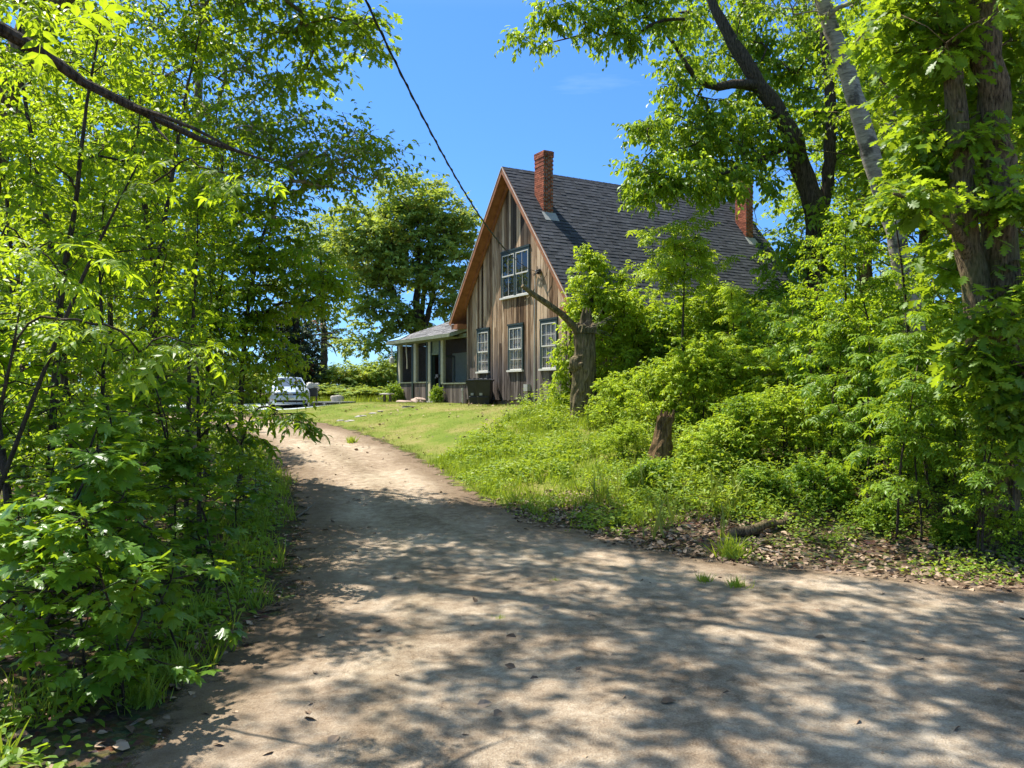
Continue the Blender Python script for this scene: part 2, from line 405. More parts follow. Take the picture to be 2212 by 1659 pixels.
def ground_at(px, py):
    ys = np.linspace(3.5, 90, 5000); xs = (px - CX0) / F * ys
    k = np.argmax(EYE - (py - HZ) / F * ys < H(xs, ys)); return float(xs[k]), float(ys[k]), H1(xs[k], ys[k])
def at(px, py, Y): return ((px - CX0) / F * Y, Y, EYE + (HZ - py) / F * Y)

def gmat_floor():
    m, nt, out = newmat('forest_floor')
    v = coords(nt); n1 = noise(nt, v, 1.2, 5, .6); n2 = noise(nt, v, 22, 5, .7)
    vo = N(nt, 'ShaderNodeTexVoronoi', Scale=16.0); nt.links.new(v, vo.inputs['Vector'])
    r = ramp(nt, [(.3, (.045, .032, .020)), (.55, (.12, .085, .052)), (.75, (.21, .155, .10))]); nt.links.new(n2, r.inputs[0])
    r2 = ramp(nt, [(.4, (0, 0, 0)), (.6, (1, 1, 1))]); nt.links.new(n1, r2.inputs[0])
    c = mixc(nt, math_(nt, 'MULTIPLY', r2.outputs[0], .55), r.outputs[0], (.065, .085, .018))
    c = mixc(nt, .35, c, vo.outputs['Color'], 'SOFT_LIGHT')
    bsdf(nt, out, c, .95, .1, 0, bump(nt, n2, .8, .04)); return m
def gmat_drive():
    m, nt, out = newmat('dirt_driveway')
    v = coords(nt); n1 = noise(nt, v, .55, 5, .6); n2 = noise(nt, v, 6, 6, .7); n3 = noise(nt, v, 70, 3, .7)
    r = ramp(nt, [(.39, (.175, .122, .078)), (.5, (.345, .268, .19)), (.61, (.56, .465, .35))])
    nt.links.new(math_(nt, 'ADD', math_(nt, 'MULTIPLY', n1, .36), math_(nt, 'ADD', math_(nt, 'MULTIPLY', n2, .36), math_(nt, 'MULTIPLY', n3, .28))), r.inputs[0])
    e = attr(nt, 'edge')
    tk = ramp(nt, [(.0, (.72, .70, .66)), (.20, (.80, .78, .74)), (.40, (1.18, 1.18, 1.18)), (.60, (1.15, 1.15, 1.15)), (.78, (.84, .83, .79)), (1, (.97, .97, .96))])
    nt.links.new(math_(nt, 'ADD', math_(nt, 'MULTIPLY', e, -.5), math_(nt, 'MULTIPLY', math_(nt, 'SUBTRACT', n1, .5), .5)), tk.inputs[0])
    sp = N(nt, 'ShaderNodeTexVoronoi', Scale=38.0); nt.links.new(v, sp.inputs['Vector'])
    r3 = ramp(nt, [(.06, (.62, .57, .5)), (.13, (1, 1, 1))]); nt.links.new(sp.outputs['Distance'], r3.inputs[0])
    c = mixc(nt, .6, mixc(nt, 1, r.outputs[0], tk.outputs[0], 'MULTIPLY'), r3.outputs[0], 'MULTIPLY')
    n4 = noise(nt, v, 2.2, 6, .65)
    # brown leaf crumbs thicken towards the verge
    dk = N(nt, 'ShaderNodeMapRange'); dk.inputs['From Min'].default_value = -1.3; dk.inputs['From Max'].default_value = -.1
    nt.links.new(math_(nt, 'ADD', e, math_(nt, 'MULTIPLY', math_(nt, 'SUBTRACT', n4, .5), 2.4)), dk.inputs['Value'])
    c = mixc(nt, math_(nt, 'MULTIPLY', dk.outputs[0], .65), c, (.17, .115, .072))
    al = N(nt, 'ShaderNodeMapRange'); al.inputs['From Min'].default_value = .08; al.inputs['From Max'].default_value = -.1
    nt.links.new(math_(nt, 'ADD', e, math_(nt, 'MULTIPLY', math_(nt, 'SUBTRACT', n4, .5), 1.5)), al.inputs['Value'])
    p = bsdf(nt, out, c, .95, .1, 0, bump(nt, math_(nt, 'ADD', math_(nt, 'MULTIPLY', n2, .7), math_(nt, 'MULTIPLY', n3, .3)), 1.0, .06))
    nt.links.new(al.outputs[0], p.inputs['Alpha']); return m
def gmat_lawn():
    m, nt, out = newmat('mown_lawn')
    v = coords(nt); n1 = noise(nt, v, .7, 5, .65); n2 = noise(nt, v, 14, 5, .7)
    r = ramp(nt, [(.32, (.075, .125, .012)), (.47, (.135, .175, .022)), (.58, (.22, .20, .06)), (.70, (.30, .225, .12))])
    nt.links.new(math_(nt, 'ADD', math_(nt, 'MULTIPLY', n1, .6), math_(nt, 'MULTIPLY', n2, .4)), r.inputs[0])
    e = attr(nt, 'edge'); al = N(nt, 'ShaderNodeMapRange'); al.inputs['From Min'].default_value = .1; al.inputs['From Max'].default_value = -.15
    nt.links.new(math_(nt, 'ADD', e, math_(nt, 'MULTIPLY', math_(nt, 'SUBTRACT', noise(nt, v, 1.6, 5), .5), 1.5)), al.inputs['Value'])
    p = bsdf(nt, out, r.outputs[0], .9, .1, 0, bump(nt, n2, .8, .04)); nt.links.new(al.outputs[0], p.inputs['Alpha']); return m
M['floor'], M['drive'], M['lawn'] = gmat_floor(), gmat_drive(), gmat_lawn()
def gmat_pad():
    m, nt, out = newmat('gravel_pad')
    v = coords(nt); n2 = noise(nt, v, 9, 5, .7); r = ramp(nt, [(.3, (.33, .37, .38)), (.7, (.52, .56, .56))]); nt.links.new(n2, r.inputs[0])
    e = attr(nt, 'edge'); al = N(nt, 'ShaderNodeMapRange'); al.inputs['From Min'].default_value = .05; al.inputs['From Max'].default_value = -.05
    nt.links.new(math_(nt, 'ADD', e, math_(nt, 'MULTIPLY', math_(nt, 'SUBTRACT', noise(nt, v, 3, 5), .5), .5)), al.inputs['Value'])
    p = bsdf(nt, out, r.outputs[0], .9, .1); nt.links.new(al.outputs[0], p.inputs['Alpha']); return m
M['pad'] = gmat_pad()

def spaced(lo, hi, step, far, g=1.28):
    a = list(np.arange(lo, hi + 1e-6, step)); s = step
    while a[-1] < far: s *= g; a.append(a[-1] + s)
    s = step
    while a[0] > -far: s *= g; a.insert(0, a[0] - s)
    return np.array(a)
def sheet(xs, ys, name, mat, dz, poly=None, margin=.6):
    X, Y = np.meshgrid(xs, ys, indexing='ij'); Dd = sdist(np.stack([X, Y], -1), DRIVE)
    Z = H(X, Y, Dd) + dz
    if poly is DRIVE: Z = Z + (.012 + .028 * ss(-.1, -.6, Dd)) * 1.0 - .006 * np.sin(3 * X) * 0 + .010 * fbm(X * 5.1, Y * 5.3) - .022 * np.exp(-((Dd + 1.05) / .28) ** 2) * ss(9, 13, Y) + .006 * fbm(X * 11, Y * 12.7)
    V = np.stack([X, Y, Z], -1).reshape(-1, 3); m = len(ys)
    i, j = np.meshgrid(np.arange(len(xs) - 1), np.arange(m - 1), indexing='ij')
    q = np.stack([i * m + j, (i + 1) * m + j, (i + 1) * m + j + 1, i * m + j + 1], -1).reshape(-1, 4)
    ed = None
    if poly is not None:
        ed = (Dd if poly is DRIVE else sdist(np.stack([X, Y], -1), poly)).ravel()
        q = q[(ed[q] < margin).all(1)]
        used = np.unique(q); mp = np.full(len(V), -1); mp[used] = np.arange(len(used)); V = V[used]; q = mp[q]; ed = ed[used]
    me = make_mesh(name, V, q, None, True)
    if ed is not None:
        a = me.attributes.new('edge', 'FLOAT', 'POINT'); a.data.foreach_set('value', ed.astype(np.float32))
    return tag(link(name, me, mat), kind='structure')
sheet(spaced(-16, 16, .3, 700), spaced(2, 52, .3, 700), 'ground', M['floor'], 0)
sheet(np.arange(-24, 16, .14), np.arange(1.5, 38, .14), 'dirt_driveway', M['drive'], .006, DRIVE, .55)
LAWN = np.array([(p[0], p[1]) for p in re_[5:]] + [(-11, 36), (-11.5, 37.5), (-8.2, 37.2), (-7.5, 41), (-3, 42), (3, 30), (6, 26), (4.5, 21), (3, 17), (.8, 14.8)])
sheet(np.arange(-13, 8, .2), np.arange(13, 43, .2), 'lawn', M['lawn'], .006, LAWN, .7)
PAD = np.array([(-16.5, 36.6), (-8.4, 36.8), (-7.9, 38.5), (-9, 44), (-16.5, 44)])
sheet(np.arange(-18, -6, .2), np.arange(35, 46, .2), 'gravel_pad', M['pad'], .016, PAD, .3)
# ------------------------------------------------------------------ house (local x right along the gable, y into the house, z up from wall bottom)
HOUSE_Z = 2.18
house = empty('weathered_house', (.2, 32, HOUSE_Z), math.atan2(-.868, .497), 'steep gabled old house of bare weathered vertical boards with dark shingle roof and side porch', 'house')
XL, XR, CX, EH, AH, OV, LEN = -4.3, 3.7, -.3, 3.34, 9.03, .5, 12.65
SL = (AH - EH) / 4.72
def roofz(x): return AH - SL * abs(x - CX)
g = np.random.default_rng(3)
# window openings x0,x1,z0,z1
WIN = [(-3.28, -2.18, 1.16, 2.90), (-.61, .555, 1.16, 2.90), (1.79, 2.96, 1.16, 2.92), (-1.175, 1.04, 4.05, 5.82)]
cuts = sorted({XL, XR, 1.30, 1.52} | {w_[0] for w_ in WIN} | {w_[1] for w_ in WIN})
cols = []
for a, b in zip(cuts[:-1], cuts[1:]):
    n = max(1, round((b - a) / .185)); e = np.sort(np.r_[a, b, a + (b - a) * (np.arange(1, n) + g.uniform(-.25, .25, n - 1)) / n])
    cols += list(zip(e[:-1], e[1:]))
wb = MB(); bat = MB()
for a, b in cols:
    mid = (a + b) / 2; segs = [(-.02 + g.uniform(-.03, .02), None)]
    iv = sorted([(w_[2], w_[3]) for w_ in WIN if w_[0] - .01 < mid < w_[1] + .01])
    parts = []; z = -.03 + g.uniform(-.02, .03)
    for z0, z1 in iv: parts.append((z, z0)); z = z1
    parts.append((z, None))
    for z0, z1 in parts:
        t = float(np.clip(g.normal(.5, .30), 0, 1)); dy = g.uniform(0, .012); gap = g.uniform(.006, .016)
        splits = [z0]
        if z1 is None and g.random() < .45 and z0 < 4: splits.append(z0 + g.uniform(1.2, 3.2))
        for k, s0 in enumerate(splits):
            last = k == len(splits) - 1
            if last and z1 is None:
                za, zb = roofz(a + gap) - .12, roofz(b - gap) - .12
                if min(za, zb) < s0 + .1: continue
                wb.box(a + gap, b - gap, -.03 - dy, .0, s0 + .004, za, t, zb)
            else:
                s1 = z1 if last else splits[k + 1]
                if z1 is None: s1 = min(s1, roofz(a) - .3, roofz(b) - .3); splits[k + 1] = s1
                wb.box(a + gap, b - gap, -.03 - dy, .0, s0 + .004, s1 - .004, t)
            t = float(np.clip(t + g.normal(0, .25), 0, 1))
    if g.random() < .35 and not iv:
        za = roofz(b) - .16; lo = g.uniform(-.02, .02)
        wb.box(b - .028, b + .028, -.058, -.036, lo, za - .04, float(g.uniform(.1, .9)))
wall = wb.build('board_wall', M['boards'], house)
# long walls, rear, dark backing
m_ = MB()
m_.box(XL, XR, .004, .06, -.02, EH); 
m_.add([(XL, .004, EH), (XR, .004, EH), (CX + .12, .004, AH - .2), (CX - .12, .004, AH - .2)], [(0, 1, 2, 3)])
m_.build('wall_backing', M['interior'], house)
m_ = MB(); yb = LEN - 2 * OV
for k in range(46):
    y0 = k * yb / 46; t = float(g.uniform(.2, .9))
    m_.box(XR + .002, XR + .03, y0 + .008 + .06, y0 + yb / 46 + .06, -.02, roofz(XR) - .12, t); m_.box(XL - .03, XL - .002, y0 + .068, y0 + yb / 46 + .06, -.02, roofz(XL) - .12, t)
m_.add([(XL, yb + .07, 0), (XR, yb + .07, 0), (XR, yb + .07, roofz(XR) - .1), (CX, yb + .07, AH - .1), (XL, yb + .07, roofz(XL) - .1)], [(4, 3, 2, 1, 0)])
m_.build('side_wall', M['boards'], house)
m_ = MB(); m_.box(XL + .03, XR - .03, .02, yb, -.75, -.03); m_.build('foundation', M['foundation'], house)
# roof: separate shingle tabs in courses
def shingle_plane(mb, P0, ex, ey, nrm, Lx, Ly, expo=.185, tab=(.16, .36), clip=None):
    P0, ex, ey, nrm = map(np.asarray, (P0, ex, ey, nrm)); n = int(math.ceil(Ly / expo))
    for c in range(n):
        y0 = c * expo; y1 = min(Ly, y0 + expo + .02); x0, x1_ = (0, Lx) if clip is None else clip(y0)
        x = x0 - g.uniform(0, .2)
        while x < x1_:
            xe = x + g.uniform(*tab); xa, xb = max(x, x0), min(xe, x1_); x = xe
            if xb - xa < .02: continue
            r = .010 + g.uniform(0, .014); t = float(np.clip(g.normal(.55, .2), .13, 1)); gp = .004
            f = lambda u, v, h: P0 + ex * u + ey * v + nrm * h
            lo = y0 - g.uniform(0, .02)
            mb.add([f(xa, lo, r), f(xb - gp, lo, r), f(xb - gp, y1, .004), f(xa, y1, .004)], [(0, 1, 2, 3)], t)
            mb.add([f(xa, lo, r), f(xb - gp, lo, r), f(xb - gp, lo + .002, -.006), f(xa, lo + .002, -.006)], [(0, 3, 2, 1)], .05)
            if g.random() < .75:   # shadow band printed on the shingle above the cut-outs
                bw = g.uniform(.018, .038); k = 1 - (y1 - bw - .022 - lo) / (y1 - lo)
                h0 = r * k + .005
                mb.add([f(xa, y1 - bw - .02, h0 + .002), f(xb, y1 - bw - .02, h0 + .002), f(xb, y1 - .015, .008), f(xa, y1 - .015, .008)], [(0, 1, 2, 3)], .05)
cosP = 1 / math.hypot(1, SL); sinP = SL * cosP
slope = 4.72 / cosP
rf = MB()
shingle_plane(rf, (CX + 4.72, -OV, EH + .02), (0, 1, 0), (-cosP, 0, sinP), (sinP, 0, cosP), LEN, slope)
shingle_plane(rf, (CX - 4.72, LEN - OV, EH + .02), (0, -1, 0), (cosP, 0, sinP), (-sinP, 0, cosP), LEN, slope, .5, (.8, 1.6))
for k in range(42):   # ridge caps
    y0 = -OV + k * LEN / 42
    for s in (-1, 1):
        rf.add([(CX, y0, AH + .045), (CX, y0 + LEN / 42 - .01, AH + .035), (CX + s * .14 * cosP, y0 + LEN / 42 - .01, AH + .035 - .14 * sinP), (CX + s * .14 * cosP, y0, AH + .045 - .14 * sinP)], [(0, 1, 2, 3) if s < 0 else (3, 2, 1, 0)], float(g.uniform(.2, .5)))
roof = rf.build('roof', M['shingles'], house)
# roof deck / soffit, rake boards, drip edge
m_ = MB(); th = .10
for s in (-1, 1):
    A = np.array([CX + s * 4.72, 0, EH]); B = np.array([CX, 0, AH]); nn = np.array([s * sinP, 0, cosP])
    lo = -nn * th; q = [A + lo, B + np.array([0, 0, -th / cosP]), B - nn * .004 * 0 + np.array([0, 0, -.004]), A]
    V = [(p[0], y, p[2]) for y in (-OV + .01, LEN - OV - .01) for p in q]
    m_.add(V, [(0, 1, 2, 3), (7, 6, 5, 4), (0, 4, 5, 1), (3, 2, 6, 7), (0, 3, 7, 4)])
m_.build('soffit', M['soffit'], roof)
m_ = MB(); dr = MB()
for s in (-1, 1):
    p0 = Vector((CX + s * 4.70, -OV - .012, EH - .09)); p1 = Vector((CX, -OV - .012, AH - .10))
    m_.bar(p0, p1, .03, .19, up=(0, 0, 1))
    # inner frieze moulding against the wall
    q0 = Vector((CX + s * 4.05, -.10, roofz(CX + 4.05) - .23)); q1 = Vector((CX, -.10, AH - .26)); m_.bar(q0, q1, .08, .17)
    dr.bar(p0 + Vector((0, -.012, .115)), p1 + Vector((0, -.012, .115)), .035, .025)
# boxed eave return on the left
m_.box(CX - 4.62, XL - .03, -OV + .03, .25, EH - .30, EH - .10)
m_.box(XR + .03, CX + 4.60, -OV + .03, .2, EH - .28, EH - .10)
m_.build('rake_board', M['soffit'], roof); dr.build('drip_edge', M['rake'], roof)
# chimneys of laid bricks
def chimney(xc, yc, w_, d_, z0, z1):
    br = MB(); core = MB(); core.box(xc - w_ / 2 + .012, xc + w_ / 2 - .012, yc - d_ / 2 + .012, yc + d_ / 2 - .012, z0 - 1, z1 - .03)
    ch = .078; n = int((z1 - z0 + .9) / ch)
    for k in range(n):
        za = z0 - .9 + k * ch; ex = .0
        if k > n - 4: ex = .02
        if k < n - 4 and n - 12 < k: ex = g.uniform(-.005, .01)
        for side in range(4):
            L = (w_ if side % 2 == 0 else d_) + 2 * ex; off = (.105 if (k + side) % 2 else 0); x = -L / 2 - off
            while x < L / 2 - .02:
                a, b = max(x, -L / 2), min(x + .205, L / 2); x += .215
                if b - a < .03: continue
                t = float(g.uniform(.0, 1)); j = g.uniform(0, .006); D = (d_ if side % 2 == 0 else w_) / 2 + ex
                if side == 0: br.box(xc + a, xc + b, yc - D - j, yc - D + .05, za, za + .066, t)
                elif side == 2: br.box(xc + a, xc + b, yc + D - .05, yc + D + j, za, za + .066, t)
                elif side == 1: br.box(xc + D - .05, xc + D + j, yc + a + .052, yc + b - .052 * 0 if b < L / 2 - .001 else yc + b - .052, za, za + .066, t)
                else: br.box(xc - D - j, xc - D + .05, yc + a + .052, yc + b if b < L / 2 - .001 else yc + b - .052, za, za + .066, t)
    c = br.build('chimney', M['brick'], roof)
    core.build('chimney_core', M['mortar'], roof)
    fl = MB(); x1 = xc + w_ / 2
    fl.bar((x1 - .12, yc - d_ / 2 + .05, roofz(x1 - .12) + .05), (x1 + .34, yc - d_ / 2 + .05, roofz(x1 + .34) + .05), d_ + .18, .012, up=(1, 0, 1))
    fl = MB(); zz = lambda x: roofz(x) + .055
    fl.add([(x1, yc - d_ / 2 - .1, zz(x1)), (x1 + .3, yc - d_ / 2 - .1, zz(x1 + .3)), (x1 + .3, yc + d_ / 2 + .1, zz(x1 + .3)), (x1, yc + d_ / 2 + .1, zz(x1))], [(0, 1, 2, 3)])
    fl.build('chimney_flashing', M['grey_plastic'], roof)
    return c
# local coordinates found from the photograph: right edges at 1.46 m and 11.77 m behind the front rake
def loc_of(px, py):
    d = np.array([(px - CX0) / F, 1, (HZ - py) / F]); Rw = np.array([[.497, -.868, 0], [.868, .497, 0], [0, 0, 1.]])
    o = Rw @ (np.array([0, 0, EYE]) - np.array([.2, 32, HOUSE_Z])); dl = Rw @ d
    # plane z + SL*(x-CX) = AH
    s = (AH - o[2] - SL * (o[0] - CX)) / (dl[2] + SL * dl[0]); return o + s * dl
c1 = loc_of(1195, 463); c2 = loc_of(1627, 517)
chimney(c1[0] - .33, c1[1] - .21, .66, .42, c1[2], c1[2] + 2.42)
chimney(c2[0] - .33, c2[1] - .21, .66, .42, c2[2], c2[2] + 2.75)

def window(x0, x1, z0, z1, ncol, rows, curtain=True, y=-.04, double=False):
    fr = MB(); cw = .105
    fr.box(x0, x0 + cw, y - .035, y + .06, z0, z1); fr.box(x1 - cw, x1, y - .035, y + .06, z0, z1)
    fr.box(x0 - .02, x1 + .02, y - .05, y + .06, z1, z1 + .07); fr.box(x0 + cw, x1 - cw, y - .035, y + .06, z1 - cw, z1)
    if double: fr.box((x0 + x1) / 2 - .07, (x0 + x1) / 2 + .07, y - .035, y + .06, z0, z1 - cw)
    w_ = fr.build('window', M['green_paint'], house)
    s = MB(); s.box(x0 - .02, x1 + .02, y - .09, y + .05, z0 - .07, z0); s.build('sill', M['white_paint'], w_)
    lights = [(x0 + cw, (x0 + x1) / 2 - .07), ((x0 + x1) / 2 + .07, x1 - cw)] if double else [(x0 + cw, x1 - cw)]
    for a, b in lights:
        sa = MB(); gl = MB(); z1i = z1 - cw; mid = (z0 + z1i) / 2; e = .03
        for zz0, zz1, yy in ((z0, mid, y + .014), (mid - .02, z1i, y - .006)):
            fw = .035
            sa.box(a, a + fw, yy - e, yy, zz0, zz1); sa.box(b - fw, b, yy - e, yy, zz0, zz1)
            sa.box(a + fw, b - fw, yy - e, yy, zz0, zz0 + fw * 1.3); sa.box(a + fw, b - fw, yy - e, yy, zz1 - fw, zz1)
            for c in range(1, ncol):
                xx = a + (b - a) * c / ncol; sa.box(xx - .009, xx + .009, yy - .022, yy - .002, zz0 + fw, zz1 - fw)
            for r_ in range(1, rows):
                zc = zz0 + (zz1 - zz0) * r_ / rows; sa.box(a + fw, b - fw, yy - .0235, yy - .003, zc - .009, zc + .009)
            gl.add([(a + .01, yy - .012, zz0), (b - .01, yy - .012, zz0), (b - .01, yy - .012, zz1), (a + .01, yy - .012, zz1)], [(0, 1, 2, 3)])
        sa.build('sash', M['white_paint'], w_); gl.build('pane', M['pane'] if curtain else M['pane_dark'], w_)
        if curtain:
            cu = MB(); us = np.linspace(a, b, 40)
            cu.grid(lambda u, v: (u, y + .05 + .015 * math.sin(u * 55 + .6 * math.sin(u * 17)), v), us, [z0, z1i]); cu.build('curtain', M['curtain'], w_, True)
    return w_
window(*WIN[0], 3, 2); window(*WIN[1], 3, 2); window(*WIN[2], 3, 2)
window(*WIN[3], 2, 1, False, double=True)
# service gear on the gable
m_ = MB(); m_.tube([(1.41, -.075, -.3), (1.41, -.075, 3.0), (1.47, -.08, 4.5), (1.55, -.09, 4.72)], .022, 8); m_.build('conduit', M['white_paint'], house)
m_ = MB(); m_.box(.80, 1.08, -.19, -.04, .34, .60); m_.tube([(.84, -.1, .36), (.70, -.1, .2), (.74, -.1, .05), (.95, -.1, -.02)], .012, 6); m_.build('meter_box', M['grey_plastic'], house)
m_ = MB(); m_.blob((1.81, -.14, 4.74), (.10, .10, .09), 5); m_.tube([(1.81, -.05, 4.74), (1.81, -.2, 4.74)], .03, 6)
m_.build('cable_insulator', M['dark_metal'], house)
m_ = MB()
for k in range(6):
    q = g.normal(0, .12, (3, 3)); m_.tube([(1.80, -.16, 4.74), (1.68 + q[0, 0], -.16, 4.8 + q[0, 2]), (1.6 + q[1, 0], -.13, 4.68 + q[1, 2]), (1.55, -.1, 4.75)], .010, 5)
m_.tube([(1.85, -.15, 4.70), (2.05, -.15, 4.35), (2.35, -.14, 4.55), (2.45, -.12, 5.0)], .010, 5)
m_.build('service_wires', M['cable'], house)
m_ = MB(); m_.tube([(-4.56, -.10, -.4), (-4.56, -.10, .46)], .035, 10); m_.tube([(-4.56, -.10, .36), (-4.56, -.10, .48)], .05, 10); m_.build('vent_pipe', M['cover'], house)

# ---- porch ell on the left, front in line with the gable
PXL = -12.26; EZ = 2.88
porch = empty('porch', (0, 0, 0)); porch.parent = house
m_ = MB()
def boards_run(mb, x0, x1, y, z0, z1, w_=.19):
    x = x0
    while x < x1 - .02:
        xe = min(x1, x + w_ * g.uniform(.7, 1.3)); mb.box(x + .005, xe - .005, y - .03, y, z0 + g.uniform(-.02, .02), z1, float(g.uniform(.15, .95))); x = xe
DX0, DX1 = -8.05, -7.05    # doorway
boards_run(m_, PXL, DX0 - .25, .03, -.38, .74); m_.build('half_wall', M['boards'], porch)
m_ = MB(); boards_run(m_, DX1 + .12, XL - .04, .03, -.34, .66); m_.build('half_wall', M['boards'], porch)
for q_ in ((PXL - .02, DX0 - .2, -.05, .12, .74, .80), (DX1 + .10, XL - .06, -.05, .12, .66, .72)):
    m_ = MB(); m_.box(*q_); m_.build('wall_cap', M['mossy_trim'], porch)
for x, wd, z0 in ((-12.05, .26, .80), (-10.02, .28, .80), (-8.28, .27, -.25), (-6.86, .24, .72)):
    p = MB(); p.box(x - wd / 2, x + wd / 2, -.035, .12, z0, EZ - .19); p.build('porch_post', M['cream_paint'], porch)
for q_ in ((-12.30, -12.20, -.05, .12, -.4), (-10.36, -10.18, -.06, -.036, -.35), (-8.60, -8.43, -.055, .1, -.3), (-7.16, -7.00, -.05, .1, -.2), (DX0 - .09, DX0, -.02, .1, -.2)):
    p = MB(); p.box(*q_, EZ - .2); p.build('green_trim', M['green_paint'], porch)
p = MB(); p.box(DX0, DX1 - .1, .0, .1, 2.05, 2.16); p.box(DX0, DX1 - .1, .03, .06, 2.16, EZ - .2); p.build('door_head', M['mossy_trim'], porch)
p = MB(); p.box(PXL - .3, XL + .02, -.06, .10, EZ - .19, EZ - .02); p.build('porch_beam', M['mossy_trim'], porch)
for a, b, z0 in ((-11.92, -10.16, .80), (-9.88, -8.42, .80), (-6.74, XL - .05, .72)):
    sc_ = MB(); sc_.add([(a, .05, z0), (b, .05, z0), (b, .05, EZ - .19), (a, .05, EZ - .19)], [(0, 1, 2, 3)]); sc_.build('insect_screen', M['screen'], porch)
# what the screens let you see
p = MB(); p.box(PXL, XL - .05, 2.6, 2.7, -.3, EZ + .6); p.box(PXL, PXL + .06, .13, 2.6, -.3, EZ - .2); p.build('inner_wall', M['screenwall'], porch)
p = MB(); p.box(PXL, XL - .05, .13, 2.6, -.32, -.22); p.build('porch_floor', M['dark_stone'], porch)
for a, b in ((-13 + .9, -10.1), (-9.9, -8.35)):
    p = MB(); p.box(a + 1.1, b + 1.1, 2.55, 2.598, .75, 2.3); 
    q = p.build('inner_window', M['pale_panel'], porch)
    p = MB(); p.box(a + 1.03, b + 1.17, 2.53, 2.599, .66, .745); p.box(a + 1.03, a + 1.098, 2.53, 2.599, .75, 2.3); p.build('inner_window_frame', M['white_paint'], porch)
p = MB(); p.box(-6.6, -6.35, 1.2, 1.25, .78, 2.0); p.build('light_strip', M['white_paint'], porch)
# screen door standing half open
p = MB(); p.bar((-8.02, .12, -.2), (-7.85, 1.1, -.2), .05, .1); p.bar((-8.02, .12, -.2), (-8.02, .12, 2.03), .09, .05, up=(0, 1, 0)); p.bar((-7.85, 1.1, -.2), (-7.85, 1.1, 2.03), .09, .05, up=(0, 1, 0)); p.bar((-8.02, .12, 2.0), (-7.85, 1.1, 2.0), .05, .1)
p.build('screen_door', M['green_paint'], porch)
p = MB(); p.box(-7.3, -7.05, -.14, -.06, .98, 1.12); p.box(-7.42, -7.3, -.12, -.07, .94, 1.0); p.build('door_handle', M['dark_metal'], porch)
# porch roof: hip
prf = MB()
ef = np.array([-12.54, -.5, EZ]); xr = -4.9
PS = .41; cp = 1 / math.hypot(1, PS); sp_ = PS * cp
def cl(v):  # v = distance up the slope ; hip eats in from the left at 45 degrees in plan
    return (v * cp, 7.6 + min(.58, v))
shingle_plane(prf, ef, (1, 0, 0), (0, cp, sp_), (0, -sp_, cp), 7.6, 5.0 / cp, .15, (.25, .5), clip=cl)
# left slope and underside
zt = EZ + 5.0 * PS
prf.add([(-12.54, -.5, EZ), (-7.54, 4.5, zt), (-7.54, 4.6, zt), (-12.54, 9.6, EZ)], [(0, 1, 2, 3)], .5)
prf.add([(-7.54, 4.6, zt), (-12.54, 9.6, EZ), (-4.3, 9.6, EZ), (-3.4, 4.6, zt)], [(3, 2, 1, 0)], .5)
prf.add([(-12.54, -.49, EZ - .012), (-4.95, -.49, EZ - .012), (-4.4, .45, EZ + .37), (-4.4, 4.5, zt - .012), (-7.53, 4.5, zt - .012)], [(4, 3, 2, 1, 0)], .3)
pr = prf.build('porch_roof', M['porch_shingles'], porch)
p = MB(); p.box(-12.56, -4.95, -.54, -.50, EZ - .15, EZ + .005); p.bar((-4.94, -.52, EZ - .07), (-4.36, .0, EZ + .16), .04, .17); p.box(-12.57, -12.53, -.5, 9.6, EZ - .15, EZ); p.build('fascia', M['mossy_trim'], porch)
p = MB(); p.add([(-12.55, -.53, EZ - .15), (-4.95, -.53, EZ - .15), (-4.95, .05, EZ - .15), (-12.3, .05, EZ - .15)], [(0, 3, 2, 1)]); p.build('eave_soffit', M['mossy_trim'], porch)
f = lambda x, v: (x, -.5 + v * cp, EZ + v * sp_ + .05)
p = MB(); p.add([f(-12.56, 0), f(-10.9, 0), f(-11.45, .85), f(-11.65, .95)], [(0, 1, 2, 3)]); p.build('blue_sheet', M['blue_sheet'], porch)
p = MB(); p.blob((-12.62, -.2, 1.95), (.13, .13, .18), 3, .05); p.tube([(-12.62, -.2, 2.1), (-12.62, -.2, 2.6)], .03, 6); p.build('porch_lamp', M['white_paint'], porch)
p = MB(); p.tube([(-10.22, -.4, 2.7), (-10.25, -.38, 2.3), (-10.2, -.36, 1.9), (-10.18, -.36, 1.45)], [.02, .03, .025, .035], 6); p.build('wind_chime', M['pale_rope'], porch)

# ------------------------------------------------------------------ overhead cable
ins = np.array([.2 + .497 * 1.81 - .868 * .2, 32 - .868 * 1.81 - .497 * .2, HOUSE_Z + 4.74])
P12 = np.array(at(790, 0, 12.0)); cb = MB(); pts = []
dY = ins[1] - 12
for k in range(-26, 41):
    f_ = k / 40; p = P12 + (ins - P12) * f_
    p[2] -= .875 * 4 * f_ * (1 - f_) if f_ > 0 else .875 * 4 * f_ * .75
    pts.append(p)
pts = np.array(pts)
cb.tube(pts, np.where(np.arange(len(pts)) < 52, .018, .010), 6)
off = np.stack([np.cos(np.arange(len(pts) * 6) * .75), np.zeros(len(pts) * 6), np.sin(np.arange(len(pts) * 6) * .75)], 1) * .017
ii = np.linspace(0, len(pts) - 1, len(pts) * 6); fine = np.stack([np.interp(ii, np.arange(len(pts)), pts[:, c]) for c in range(3)], 1)
cb.tube((fine + off)[:int(len(fine) * .78)], .011, 5)
tag(cb.build('power_cable', M['cable']), 'twisted black overhead service cable sagging down to the house gable', 'cable')
